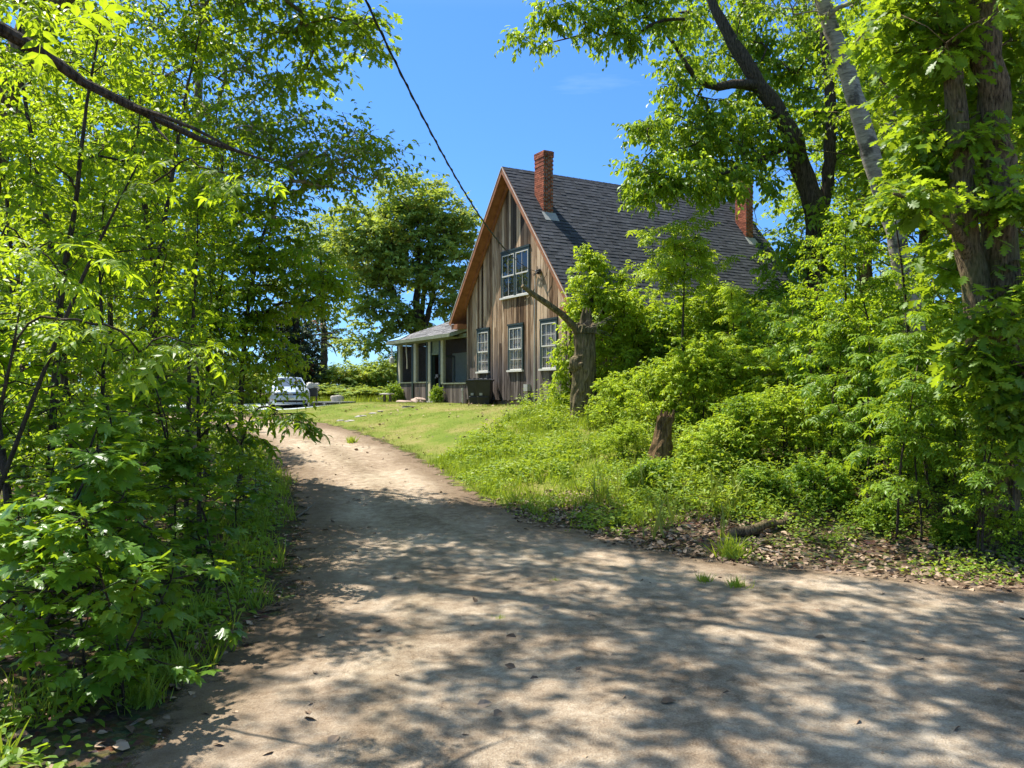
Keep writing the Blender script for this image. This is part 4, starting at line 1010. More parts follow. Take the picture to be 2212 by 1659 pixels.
def foliage(A, D, rs, k=5, m=9, L=.5, size=.1, tpl=None, droop=.25, flat=.5, var=.25, updev=.4, twr=.0035, spread=1.0):
    n = len(A); A = np.repeat(A, k, 0); D = np.repeat(D, k, 0); tc = np.repeat(np.clip(rs.normal(.45, .27, n), 0, 1), k)
    sub = nz(D * .55 + nz(rs.normal(0, 1, (n * k, 3))) * np.array([1, 1, flat]) * spread); sub[:, 2] -= droop * .3; sub = nz(sub)
    Ls = L * rs.uniform(.55, 1.25, n * k); st = A - D * (L * .35 * rs.random(n * k))[:, None]; en = st + sub * Ls[:, None]; en[:, 2] -= droop * .25 * Ls
    s = np.tile(np.linspace(.18, 1.0, m), n * k) + rs.uniform(-.05, .05, n * k * m)
    st2, en2, sb = np.repeat(st, m, 0), np.repeat(en, m, 0), np.repeat(sub, m, 0)
    pos = st2 + (en2 - st2) * s[:, None] + rs.normal(0, L * .03, (n * k * m, 3))
    side = nz(np.cross(sb, np.array([0, 0, 1.]))) * np.tile(np.where(np.arange(m) % 2, 1, -1), n * k)[:, None]
    d = nz(sb * .55 + side * .8 + rs.normal(0, .25, sb.shape)); d[:, 2] -= droop * rs.uniform(.3, 1.7, len(d)); d = nz(d)
    up = np.array([0, 0, 1.]) + rs.normal(0, updev, d.shape)
    sz = size * np.clip(rs.lognormal(0, var, len(pos)), .5, 1.7)
    tn = np.clip(np.repeat(tc, m) + rs.normal(0, .2, len(pos)), 0, 1)
    if tpl is None or tpl is OV:   # two curls of the same leaf
        h = len(pos) // 2; o = rs.permutation(len(pos)); a, b = o[:h], o[h:]
        V, Fs, tt = place(OV, pos[a], d[a], up[a], sz[a], tn[a]); V2, F2, t2 = place(OVC, pos[b], d[b], up[b], sz[b], tn[b])
        Fs = Fs + [f + len(V) for f in F2]; V = np.concatenate([V, V2]); tt = np.concatenate([tt, t2])
    else: V, Fs, tt = place(tpl, pos, d, up, sz, tn)
    return (V, Fs, tt), prisms(st, en, twr)

def ell(c, r, n, rs, p=.5):
    d = nz(rs.normal(0, 1, (n, 3))); return np.asarray(c) + d * (rs.random((n, 1)) ** p) * np.asarray(r)
def epx(px, py, Y, wpx, hpx, dep, n, rs, p=.5):
    return ell(at(px, py, Y), (wpx * Y / F, dep, hpx * Y / F), n, rs, p)

def keep(A):
    px = CX0 + A[:, 0] / A[:, 1] * F; py = HZ - (A[:, 2] - EYE) / A[:, 1] * F
    car_ = (px > 560) & (px < 725) & (py > 790) & (py < 878) & (A[:, 1] < 36)
    chim = (px > 1570) & (px < 1665) & (py > 395) & (py < 545) & (A[:, 1] < 34)
    return A[~(car_ | chim)]
def plant(name, label, cat, loc, trunks, A, leaf, bark, seed=1, group=None, twig=.007, seg=.55, low=.9, gexp=.46, hmin=0., crown='crown', stem='trunk', **fk):
    rs = np.random.default_rng(seed); loc = np.asarray(loc, float)
    if abs(loc).sum() > 0: A = keep(A)
    tw = [(np.asarray(p, float) - loc, r) for p, r in trunks]; A = A - loc
    mb, D = grow(tw, A, rs, twig, seg, gexp, low, hmin)
    (V, Fs, tt), (tv, tf) = foliage(A, D, rs, **fk)
    e = empty(name, tuple(loc), 0, label, cat, group)
    mb.add(tv, tf.tolist())
    mb.build(stem, M[bark], e, True)
    link(crown, make_mesh(crown, V, Fs, tt, False), M[leaf], e)
    return e
def gz(x, y): return (x, y, H1(x, y) - .08)

# ================================================================== left side
rs = np.random.default_rng(21)
# birch rising behind the saplings
b0 = ground_at(412, 1000); b0 = (b0[0], b0[1], b0[2] - .1); Yb = b0[1]
tr = [b0] + [at(px, py, Yb) for px, py in ((414, 900), (413, 760), (411, 640), (413, 500), (420, 360), (428, 230), (434, 80), (440, -60), (450, -220))]
A = np.concatenate([epx(430, 250, Yb - 2.4, 230, 230, 1.8, 130, rs), epx(620, 330, Yb - 3.6, 190, 120, 1.4, 85, rs), epx(770, 330, Yb - 4, 105, 65, 1.0, 30, rs), epx(330, 20, Yb - 2.8, 260, 170, 1.8, 90, rs), epx(520, -60, Yb - 3, 200, 120, 1.8, 50, rs), epx(500, 470, Yb - 3, 150, 70, 1.4, 30, rs)])
plant('birch_tree', 'white barked birch among the left saplings, fine leaves reaching over the sky', 'tree', b0, [(tr, [.16, .15, .14, .12, .10, .06, .02])], A, 'birch_leaf', 'birch_bark', 5, k=4, m=8, L=.8, size=.11, droop=.5, hmin=3)
# overhanging oak whose trunk stands just outside the picture
o0 = gz(-9.2, 13.4)
tr = [o0, (-9.0, 13.4, 4), (-8.2, 13.4, 7.5), (-6.9, 13.3, 10.5), (-5.6, 13.2, 13)]
tr2 = [(-8.1, 13.4, 7.8), (-6.2, 13.0, 9.9), (-3.6, 12.0, 11.2), (-1.0, 10.8, 11.9)]
A = np.concatenate([ell((-6.0, 13.2, 12.8), (3.6, 4.2, 2.2), 105, rs), ell((-2.6, 11.6, 12.0), (3.2, 3.2, 1.3), 70, rs), ell((.4, 11.2, 12.2), (1.9, 2.4, 1.0), 34, rs), ell((-3.4, 9.2, 11.6), (3.4, 1.9, 1.0), 58, rs), ell((-.6, 8.6, 11.2), (1.8, 1.6, .8), 22, rs), ell((-4, 16, 13.2), (3.4, 2.2, 1.4), 52, rs), epx(680, 50, 17, 130, 80, 1.0, 24, rs, .8), epx(790, 55, 16.5, 55, 75, .7, 9, rs), epx(650, 150, 17, 90, 45, .8, 10, rs), epx(520, 20, 17, 130, 110, 1.3, 18, rs)])
plant('oak_tree', 'tall oak reaching over the driveway from the upper left with lobed leaves against the sky', 'tree', o0, [(tr, [.30, .26, .22, .16, .08]), (tr2, [.15, .12, .08, .04])], A, 'oak_leaf', 'bark', 6, tpl=OAK, k=5, m=8, L=.65, size=.16, droop=.55, hmin=5, low=.5)
# saplings : four kinds, then copies
def sapling(seed, h, r, label, n=62, leaf='sapling_leaf', tpl=OV, size=.102, lean=(.3, 0), k=6, m=8, L=.5, z0=.18, **kw):
    q = np.random.default_rng(seed); t = np.linspace(0, 1, 7)
    tr = np.stack([lean[0] * t ** 1.6 * 2 + q.normal(0, .05, 7), lean[1] * t + q.normal(0, .05, 7), h * t], 1); tr[0] = (0, 0, 0)
    z = h * (z0 + (1.02 - z0) * q.random(n) ** .85); pr = r * np.clip(1.15 - (z / h) ** 2.2 * .95, .1, 1); an = q.random(n) * 6.283; rr = pr * np.sqrt(q.random(n)) * 1.0
    A = np.stack([np.interp(z, tr[:, 2], tr[:, 0]) + rr * np.cos(an), np.interp(z, tr[:, 2], tr[:, 1]) + rr * np.sin(an), z], 1)
    return plant('sapling', label, 'sapling', (0, 0, 0), [(tr, [.05 * h / 7, .04 * h / 7, .01])], A, leaf, 'dark_bark', seed, k=k, m=m, L=L, size=size, tpl=tpl, **{**dict(droop=.35, flat=.3, hmin=.6, low=.7, twig=.005, stem='stem', crown='foliage', group='saplings'), **kw})
def spread(protos, spots):
    """spots: proto index, x, y, rotation, scale, label ; first use moves the prototype"""
    used = set()
    for pi, x, y, rz, sc, lab in spots:
        s3 = (sc, sc, sc) if np.isscalar(sc) else sc; loc = (x, y, H1(x, y) - .05)
        if pi not in used:
            used.add(pi); o = protos[pi]; o.location = loc; o.rotation_euler = (0, 0, rz); o.scale = s3; o['label'] = lab
        else: copy_tree(protos[pi], loc, rz, s3, lab)
def px_x(px, Y): return (px - CX0) / F * Y
SP = [sapling(31, 7.0, 1.7, ''), sapling(32, 7.5, 1.5, '', lean=(-.3, .2)), sapling(33, 6.0, 1.9, '', n=70), sapling(34, 8.0, 1.4, '', lean=(.5, -.2))]
L_ = [(0, 95, 9.6, .3, .95, 'slender sapling near the left edge, its dark stem just left of a second thin stem'), (1, 150, 11.5, 1.1, 1.05, 'thin sapling with yellow green leaves close behind the leftmost stem'),
      (2, 215, 10.2, 2.0, .80, 'low broad sapling between the left edge stems and the curved stem'), (3, 285, 13, .5, 1.0, 'tall sapling with a curved dark stem left of the birch'),
      (0, 352, 15.0, 4.0, 1.15, 'straight dark stemmed sapling just left of the birch trunk'), (1, 450, 17.6, 5.2, .95, 'narrow sapling behind the spreading one, right of the birch'),
      (2, 445, 15.4, .9, .95, 'spreading sapling just right of the birch trunk foot'), (3, 20, 8.2, 3.0, .80, 'sapling cut by the left edge of the picture with shaded leaves'),
      (0, 240, 19, 2.2, 1.45, 'taller sapling deep in the left wood behind the curved stem'), (1, 400, 12.2, 2.8, .68, 'short sapling in front of the birch foot'),
      (2, 60, 15.5, 4.2, 1.4, 'leafy sapling deep in the wood at the far left'), (3, 130, 21, 1.9, 1.55, 'tallest sapling at the back of the left wood'),
      (1, 360, 18.2, .2, 1.05, 'sapling just behind the straight stem left of the birch trunk'), (0, 320, 23, 5.6, 1.2, 'sapling half hidden behind the birch trunk')]
spread(SP, [(i, px_x(px, Y), Y, rz, sc, lab) for i, px, Y, rz, sc, lab in L_])
# sapling with foliage hanging far right over the verge
b0 = gz(px_x(520, 15.5), 15.5)
A = np.concatenate([epx(600, 560, 15.5, 110, 150, 1.3, 55, rs), epx(690, 600, 15.2, 60, 90, .8, 22, rs), epx(530, 740, 15.2, 90, 100, 1.2, 36, rs), epx(480, 650, 15.5, 100, 160, 1.3, 40, rs)])
plant('sapling', 'broad young tree, yellow green leaves bulging right over the driveway verge', 'sapling', b0, [([b0, at(520, 850, 15.5), at(530, 700, 15.5), at(560, 520, 15.5), at(600, 420, 15.5)], [.06, .05, .04, .01])], A, 'sapling_leaf', 'dark_bark', 44, 'saplings', k=5, m=8, L=.5, size=.115, droop=.4, flat=.3, hmin=.6, stem='stem', crown='foliage', twig=.005)
# low bough with drooping leaflets in front of the car and driveway
b0 = gz(px_x(430, 11), 11.0)
A = np.array([at(px, py, yy) for px, py, yy in ((560, 880, 10.3), (590, 895, 10.2), (620, 903, 10.1), (650, 912, 10), (676, 925, 10), (540, 905, 10.3), (530, 930, 10.4), (555, 945, 10.3), (575, 955, 10.3), (600, 888, 10.3), (630, 893, 10.2), (510, 870, 10.5), (490, 900, 10.6), (500, 940, 10.6), (460, 860, 10.8), (470, 920, 10.8), (440, 820, 11), (520, 960, 10.4))])
plant('sapling', 'dark sapling with a low bough of drooping slim leaves before the driveway bend', 'sapling', b0, [([b0, at(430, 950, 11), at(428, 820, 11), at(425, 740, 11)], [.035, .03, .02, .008])], A, 'oak_leaf', 'dark_bark', 45, 'saplings', tpl=SLIM, k=4, m=8, L=.26, size=.125, droop=.45, flat=.25, hmin=.6, stem='stem', crown='foliage', twig=.004)
# hickory like sprays of big leaves close to the camera
def spray(pts, base_, label, seed, size=.20, leaf='sapling_leaf', tpl=ASH, **kw):
    A = np.array([at(*p) for p in pts]); b0 = gz(*base_)
    top_ = A[np.argmax(A[:, 2])]
    tr = [b0, (b0[0] + .1, b0[1], b0[2] + 1.2), ((b0[0] + top_[0]) / 2, (b0[1] + top_[1]) / 2, b0[2] + (top_[2] - b0[2]) * .75), (top_[0] - .3, top_[1], top_[2] + .1)]
    return plant('sapling', label, 'sapling', b0, [(tr, [.03, .024, .018, .006])], A, leaf, 'twig_bark', seed, 'saplings', **{**dict(tpl=tpl, k=2, m=4, L=.22, size=size, droop=.30, flat=.2, hmin=1.0, stem='stem', crown='foliage', twig=.004, updev=.25), **kw})
spray([(470, 370, 6.6), (505, 385, 6.5), (430, 360, 6.7), (390, 350, 6.9), (550, 380, 6.4), (330, 395, 7.0)], (-4.6, 7.0), 'near sapling holding a lit spray of big leaflets in front of the birch', 51, .22)
spray([(200, 700, 6.0), (260, 715, 5.9), (330, 735, 5.8), (130, 690, 6.2), (300, 760, 5.9), (400, 740, 5.7), (60, 700, 6.3), (440, 755, 5.8)], (-4.4, 6.4), 'near sapling with a sunlit horizontal spray of big pale leaves at left middle height', 52, .22)
spray([(60, 540, 5.6), (110, 520, 5.5), (20, 560, 5.7), (180, 545, 5.4), (130, 590, 5.6)], (-4.6, 5.6), 'near sapling with large shaded leaves at the left edge', 53, .24)
spray([(20, 6, 5.0), (55, 0, 5.0), (-20, -5, 5.1)], (-3.9, 5.1), 'sapling crossing the upper left corner with a few big glowing leaves', 54, .26)
# maple seedlings with lobed leaves
def maple(seed, h, r, n=26): return sapling(seed, h, r, '', n, 'maple_leaf', MAPLE, .125, (.2, .1), 3, 6, .26, .25, droop=.30, updev=.28, flat=.2, var=.3, hmin=.25)
MP = [maple(61, 1.7, .62), maple(62, 1.2, .60, 20), maple(63, 2.2, .7, 34)]
for o in MP: o.name = 'maple_sapling'; o['group'] = 'maple saplings in the left undergrowth'
Lm = [(0, 60, 6.6, .4, 1.15, 'lobed leaf maple sapling at the left edge beside the driveway'), (1, 190, 6.4, 2.2, 1.30, 'maple sapling with pale shining lobed leaves left of the lit front spray'), (0, 270, 6.3, 4.1, .95, 'maple sapling leaning out with a shining fan of leaves nearest the driveway'),
      (2, 110, 7.2, 1.0, 1.0, 'taller maple sapling behind the shining ones at far left'), (1, 395, 7.4, 3.3, 1.1, 'maple sapling standing behind the lit front fan, towards the birch foot'), (2, 250, 8.6, 5.0, 1.0, 'shaded maple sapling under the curved stem'),
      (0, 470, 9.8, 2.9, 1.0, 'maple sapling at the verge below the drooping bough'), (2, 370, 10.4, 4.6, 1.15, 'maple sapling in the dark understorey below the birch'),
      (2, 20, 9.2, 2.0, 1.3, 'tall shaded maple sapling far left behind the edge stems'), (0, 510, 12.8, 1.4, .9, 'maple sapling lit by the sun at the left driveway bend')]
spread(MP, [(i, px_x(px, Y), Y, rz, sc, lab) for i, px, Y, rz, sc, lab in Lm])

# ================================================================== forest trees (three kinds)
def forest(seed, h, r, leaf='far_leaf', size=.24, n=150, name='forest_tree', low=.22):
    q = np.random.default_rng(seed); A = np.concatenate([ell((q.normal(0, r * .25), q.normal(0, r * .25), h * z), (r * s, r * s, h * .16), int(n * s / 3.2), q) for z, s in ((.42, .85), (.56, 1.0), (.70, .9), (.84, .62), (.93, .35))])
    tr = [(0, 0, 0), (q.normal(0, .2), q.normal(0, .2), h * .3), (q.normal(0, .3), q.normal(0, .3), h * .6), (q.normal(0, .3), q.normal(0, .3), h * .9)]
    return plant(name, '', 'tree', (0, 0, 0), [(tr, [.30 * h / 16, .22 * h / 16, .13 * h / 16, .03])], A, leaf, 'bark', seed, 'trees round the clearing', k=5, m=8, L=1.0, size=size, tpl=OVF, droop=.35, hmin=h * .18, twig=.012, seg=.9)
FT = [forest(71, 16, 5.0), forest(72, 14, 4.4, 'birch_leaf', .20), forest(73, 18, 5.2, 'green_leaf', .22)]
Lf = [(0, -19, 31, .2, .95, 'forest tree behind the birch at the upper left'), (1, -25, 27, 1.2, 1.0, 'bright forest tree far left behind the saplings'), (2, -21, 47, 2.2, .80, 'forest tree standing left of the car, partly hidden by the wood'),
      (1, -30, 38, 3.1, 1.15, 'forest tree deep in the left wood'), (1, -16.5, 27.5, 4.4, .75, 'low forest tree right behind the left saplings'), (0, -24, 50, 1.4, 1.0, 'forest tree at the back of the left wood'),
      (0, 11.5, 64, 3.5, 1.0, 'treetop showing over the left roof slope between cable and gable'), (2, 15, 30, 2.0, .85, 'tree filling the sky right of the far chimney'),
      (1, 12.5, 21, .8, 1.0, 'leafy tree between the white birch and the forked oak'), (2, 18, 24, 5.1, 1.0, 'tree at the right edge behind the forked oak'), (0, 22, 34, 2.7, 1.1, 'far tree in the right wood seen between the trunks'), (1, 17, 15, 3.9, .95, 'tree beyond the right edge shading the bank'), (2, 15.5, 36, 1.0, .9, 'tree behind the house end in the right wood'), (0, 19, 29, 4.0, .8, 'crown between the leaning birch and the forked oak far back'),
      (0, -33, 62, .5, 1.0, 'far treetop in the gap left of the car'), (1, 20, 19.5, 2.2, .9, 'bright tree just behind the forked oak fork'), (2, 13.0, 30.5, 3.3, .72, 'crown filling the sky just right of the dark leaning tree'), (0, 16.5, 27, .9, .85, 'crown above the slim saplings behind the white birch')]
spread(FT, [(i, x, y, rz, sc, lab) for i, x, y, rz, sc, lab in Lf])
# big maple behind the porch
Y = 58.; b0 = gz(px_x(905, Y), Y)
tr1 = [b0, at(905, 740, Y), at(900, 650, Y), at(905, 560, Y), at(900, 430, Y)]; tr2 = [at(905, 745, Y), at(870, 680, Y - .5), at(840, 600, Y - 1), at(800, 520, Y - 1)]; tr3 = [at(906, 750, Y), at(930, 660, Y), at(950, 560, Y + 1), at(975, 470, Y + 1)]; tr4 = [at(905, 735, Y), at(915, 640, Y + 1), at(925, 540, Y + 1.5), at(930, 440, Y + 1)]
A = np.concatenate([epx(890, 460, Y, 118, 85, 3.6, 150, rs), epx(800, 520, Y - 1, 95, 90, 3, 110, rs), epx(980, 500, Y, 75, 70, 3, 60, rs), epx(890, 580, Y, 150, 75, 4, 125, rs), epx(820, 660, Y - 1, 95, 55, 2.5, 40, rs), epx(900, 700, Y, 100, 40, 3, 25, rs), epx(985, 640, Y, 50, 60, 2.5, 22, rs), epx(790, 740, Y - 2, 70, 25, 2, 14, rs)])
plant('maple_tree', 'large round crowned maple behind the porch with many forking dark limbs', 'tree', b0, [(tr1, [.45, .34, .26, .16, .05]), (tr2, [.2, .16, .1, .04]), (tr3, [.22, .18, .12, .04]), (tr4, [.2, .16, .1, .04])], A, 'far_leaf', 'dark_bark', 81, k=7, m=10, L=1.0, size=.27, tpl=OVF, droop=.4, hmin=3, twig=.014, seg=1.0)
Y = 66.; b0 = gz(px_x(700, Y), Y)
A = np.concatenate([epx(695, 520, Y, 75, 75, 3, 70, rs), epx(660, 600, Y, 80, 80, 3, 60, rs), epx(740, 580, Y, 50, 60, 2, 35, rs), epx(700, 700, Y, 70, 40, 2, 18, rs)])
plant('forest_tree', 'loose crowned tree between the left wood and the large maple', 'tree', b0, [([b0, at(700, 720, Y), at(695, 600, Y), at(690, 480, Y)], [.35, .25, .15, .04])], A, 'far_leaf', 'dark_bark', 82, 'trees round the clearing', k=5, m=9, L=1.1, size=.27, tpl=OVF, droop=.4, hmin=3, twig=.014, seg=1.0)
Y = 52.; b0 = gz(px_x(638, Y), Y)
A = np.concatenate([epx(640, 740, Y, 58, 95, 2.2, 75, rs), epx(655, 800, Y, 58, 50, 2, 35, rs), epx(610, 690, Y, 50, 60, 2, 30, rs)])
plant('dark_tree', 'dark purplish green tree directly behind the parked car', 'tree', b0, [([b0, at(640, 760, Y), at(640, 680, Y), at(642, 620, Y)], [.34, .25, .15, .04])], A, 'dark_leaf', 'dark_bark', 83, k=5, m=9, L=.9, size=.24, tpl=OVF, droop=.4, hmin=1.0, twig=.012, seg=.9)
# bare twiggy branch reaching from it into the sky gap
m_ = MB(); o_ = np.array(at(640, 740, 51)); qq = np.random.default_rng(4)
for p in (((640, 745), (690, 738), (716, 745), (728, 770)), ((660, 725), (700, 722), (735, 716), (745, 708)), ((690, 735), (720, 728), (740, 732)), ((700, 738), (722, 752), (726, 765))):
    m_.tube(np.array([at(a, b, 51) for a, b in p]) - o_, np.linspace(.06, .015, len(p)), 5)
dt = [o for o in COL.objects if o.name == 'dark_tree'][0]; bo = m_.build('bare_branch', M['dark_bark'], dt); bo.location = o_ - np.array(dt.location)

# ================================================================== right side trees
# forked oak at the right edge
b0 = ground_at(2150, 1175); b0 = (b0[0], b0[1], b0[2] - .15); Y = b0[1]
t1 = [b0] + [at(px, py, Y) for px, py in ((2165, 1060), (2165, 930), (2160, 800), (2160, 640), (2162, 480), (2155, 300), (2135, 120), (2115, -60), (2100, -320))]
t2 = [at(px, py, Y - .05) for px, py in ((2138, 760), (2108, 640), (2085, 500), (2075, 350), (2062, 200), (2050, 40), (2040, -160))]
t3 = [at(px, py, yy) for px, py, yy in ((2120, 620, Y), (2090, 530, Y - .1), (2068, 480, Y - .3), (2010, 444, Y - .6), (1930, 418, Y - .9))]
A = np.concatenate([epx(2110, 180, Y + 1.6, 130, 190, 1.5, 85, rs), epx(2015, 330, Y + .6, 75, 100, 1.2, 34, rs), epx(2190, 440, Y - .7, 60, 60, .5, 12, rs), epx(2010, 60, Y, 130, 120, 2.0, 55, rs), epx(1960, 440, Y - .5, 45, 45, .5, 10, rs), epx(2150, 760, Y - .9, 70, 130, .35, 26, rs), epx(2230, 900, Y - 1.0, 40, 120, .3, 10, rs), epx(2140, -150, Y, 260, 160, 2.6, 70, rs), epx(2230, 640, Y - .6, 60, 110, .8, 12, rs), epx(2090, 560, Y + 1.2, 90, 120, 1, 22, rs)])
plant('oak_tree', 'thick brown oak forking into two trunks at the right edge', 'tree', b0, [(t1, [.27, .25, .24, .235, .22, .19, .1]), (t2, [.20, .18, .155, .13, .07]), (t3, [.10, .085, .06, .015])], A, 'oak_leaf', 'bark', 91, tpl=OAK, k=5, m=7, L=.5, size=.17, droop=.45, hmin=3.0, low=.6)
# white birch leaning left
Y = 17.; b0 = gz(px_x(2012, Y), Y)
t1 = [b0] + [at(px, py, Y) for px, py in ((2000, 900), (1985, 760), (1970, 660), (1945, 560), (1922, 460), (1884, 345), (1852, 230), (1822, 130), (1795, 60), (1765, -40), (1720, -200))]
A = np.concatenate([epx(1920, 120, Y + 2.5, 140, 150, 1.6, 55, rs), epx(1760, -60, Y, 160, 110, 2, 45, rs), epx(1960, 260, Y + 2, 90, 110, 1.2, 28, rs)])
plant('birch_tree', 'white barked birch leaning left in front of the right wood', 'tree', b0, [(t1, [.21, .20, .19, .185, .165, .11])], A, 'birch_leaf', 'birch_bark', 92, k=5, m=8, L=.6, size=.10, droop=.5, hmin=8)
# dark leaning tree over the roof
Y = 23.5; b0 = gz(px_x(1752, Y), Y)
t1 = [b0] + [at(px, py, Y) for px, py in ((1755, 720), (1757, 600), (1768, 490), (1755, 430), (1735, 370), (1712, 300), (1672, 230), (1636, 180), (1598, 120), (1565, 60), (1535, 0), (1500, -110))]
t2 = [at(px, py, Y + .3) for px, py in ((1770, 480), (1792, 380), (1797, 270), (1790, 160), (1770, 20), (1750, -120))]
t3 = [at(px, py, yy) for px, py, yy in ((1635, 185, Y), (1600, 172, Y - .2), (1560, 190, Y - .4), (1518, 195, Y - .5), (1495, 165, Y - .6), (1465, 110, Y - .6))]
t4 = [at(px, py, yy) for px, py, yy in ((1713, 303, Y), (1676, 332, Y - .4), (1600, 362, Y - .8), (1500, 394, Y - 1.2), (1420, 404, Y - 1.5))]
A = np.concatenate([epx(1550, 290, Y + .5, 165, 110, 2.0, 115, rs), epx(1440, 380, Y - 1.2, 110, 50, 1.5, 48, rs), epx(1720, 150, Y + 2.2, 170, 150, 1.8, 100, rs), epx(1480, 130, Y - .6, 65, 90, 1.4, 24, rs), epx(1600, 20, Y + 1.5, 180, 110, 2.2, 75, rs), epx(1560, 400, Y - 1.0, 130, 40, 1.5, 40, rs), epx(1850, 250, Y + 1, 90, 150, 2, 50, rs), epx(1400, 270, Y - 1, 50, 40, 1.0, 12, rs), epx(1790, 500, Y - .3, 90, 90, 1.4, 34, rs), epx(1700, 560, Y - .5, 60, 50, 1.0, 12, rs),
                    epx(1180, 40, Y - 3, 85, 45, 1.1, 14, rs), epx(1290, 30, Y - 3, 75, 40, 1.1, 13, rs), epx(1350, 75, Y - 3, 50, 38, .8, 8, rs), epx(1420, 20, Y - 2.5, 80, 60, 1.2, 18, rs), epx(1300, -60, Y - 3, 170, 50, 1.2, 30, rs)])
plant('oak_tree', 'dark barked tree leaning left whose leafy boughs hang over the roof', 'tree', b0, [(t1, [.36, .33, .30, .27, .24, .20, .15, .08]), (t2, [.19, .17, .14, .06]), (t3, [.13, .12, .10, .06]), (t4, [.09, .07, .045, .015])], A, 'green_leaf', 'dark_bark', 93, tpl=OV, k=6, m=9, L=.6, size=.145, droop=.75, hmin=5, low=.5)

# ================================================================== shrubs on the right bank
def shrub(seed, h, r, leaf, size, n=60, tpl=OV, k=5, m=9, name='shrub', L=.28, droop=.3, **kw):
    q = np.random.default_rng(seed); A = np.concatenate([ell((0, 0, h * .52), (r, r, h * .48), int(n * .7), q, .38), ell((q.normal(0, r * .3), q.normal(0, r * .3), h * .78), (r * .6, r * .6, h * .28), int(n * .3), q, .4)]); A[:, 2] = np.maximum(A[:, 2], .12 * h)
    trs = []
    for i in range(5):
        a = q.random() * 6.28; ln = q.uniform(.15, .5) * r; trs.append(([(.06 * math.cos(a), .06 * math.sin(a), 0), (ln * .5 * math.cos(a), ln * .5 * math.sin(a), h * .3), (ln * math.cos(a), ln * math.sin(a), h * .65)], [.022, .016, .008]))
    return plant(name, '', 'shrub', (0, 0, 0), trs, A, leaf, 'twig_bark', seed, 'shrubs on the bank', **{**dict(k=k, m=m, L=L, size=size, tpl=tpl, droop=droop, flat=.7, hmin=.1, twig=.0035, seg=.3, stem='stem', crown='foliage'), **kw})
SH = [shrub(101, 2.2, 1.25, 'bright_leaf', .085, 150), shrub(102, 1.5, 1.1, 'bright_leaf', .08, 120), shrub(103, 2.8, 1.4, 'green_leaf', .10, 170), shrub(104, 1.2, .95, 'green_leaf', .085, 100), shrub(105, 3.6, 1.5, 'bright_leaf', .11, 200)]
def shp(i, px, Y, htop_py, rz, lab, wide=1.0):   # scale so that its top meets a row of the photograph
    x = px_x(px, Y); z0 = H1(x, Y); h = EYE + (HZ - htop_py) / F * Y - z0; s = h / {0: 2.25, 1: 1.55, 2: 2.85, 3: 1.25, 4: 3.65}[i]
    return (i, x, Y, rz, (s * wide, s * wide, s), lab)
LS = [shp(4, 1345, 25.2, 615, .1, 'tall bright shrub against the lower roof edge right of the vine covered column'), shp(2, 1440, 24.5, 665, 1.2, 'shrub under the roof edge below the pale sapling'), shp(4, 1560, 23.8, 600, 2.5, 'tall yellow green shrub hiding the long house wall'), shp(2, 1660, 23.0, 610, 3.1, 'tall shrub below the far chimney'),
      shp(0, 1330, 20.5, 800, .7, 'bright shrub right of the broken dead trunk'), shp(0, 1430, 19.0, 770, 1.9, 'bright yellow green shrub behind the rotten stump'), shp(4, 1520, 18.3, 720, 3.3, 'largest glowing yellow green shrub in the middle of the bank'), shp(0, 1620, 18.6, 745, 4.2, 'bright shrub right of the largest glowing one', 1.2),
      shp(2, 1720, 19.0, 650, 5.0, 'shrub at the foot of the dark leaning tree'), shp(0, 1350, 17.3, 905, 5.6, 'low bright shrub left of the rotten stump', 1.2), shp(1, 1560, 15.6, 890, .3, 'shrub right against the rotten stump', 1.2), shp(2, 1590, 15.8, 850, 1.4, 'darker green shrub low on the bank right of the stump', 1.1),
      shp(0, 1700, 15.4, 830, 2.6, 'leafy shrub above the fallen log', 1.1), shp(2, 1830, 17.2, 690, 3.9, 'shrub in front of the leaning birch foot'), shp(4, 1930, 18.4, 600, 4.7, 'tall shrub behind the slim saplings on the right'), shp(3, 1640, 14.0, 1000, 5.4, 'low green shrub close above the fallen log', 1.2),
      shp(3, 1760, 13.6, 985, .9, 'low shrub right of the fallen log', 1.2), shp(2, 1850, 14.3, 880, 1.7, 'shaded shrub between the log and the slim saplings'), shp(3, 1900, 12.6, 1070, 2.2, 'low shaded shrub among the slim sapling stems', 1.3), shp(1, 2040, 13.8, 900, 3.7, 'shaded shrub left of the forked oak foot'),
      shp(3, 2060, 11.8, 1110, 4.4, 'low plant like shrub beside the dirt before the forked oak', 1.3), shp(1, 2195, 11.4, 1085, 5.1, 'shrub cut by the right edge beside the dirt', 1.3), shp(2, 2200, 14.5, 800, 5.9, 'shaded shrub behind the forked oak trunk'), shp(3, 1270, 18.2, 985, 1.1, 'small bright bush at the lawn edge below the dead trunk', 1.3),
      shp(3, 1215, 17.2, 1000, 2.9, 'small bright bush reaching furthest left into the lawn', 1.4), shp(1, 1290, 21.0, 890, 4.1, 'low bush at the foot of the broken dead trunk', 1.1), shp(3, 1130, 31.0, 862, 2.0, 'weedy little bush growing against the house foundation', .8), shp(3, 1412, 15.2, 985, 3.5, 'low bright bush at the grass edge left of the rotten stump', 1.2)]
spread(SH, LS)
x, y = hw(-11.6, -.5); s1 = copy_tree(SH[3], (x, y, H1(x, y)), 1.0, (.62, .62, .75), 'little bush at the left front corner of the porch')
x, y = hw(-6.7, -.35); s1 = copy_tree(SH[3], (x, y, H1(x, y)), 2.0, (.40, .40, .62), 'narrow grey green bush right of the porch doorway')
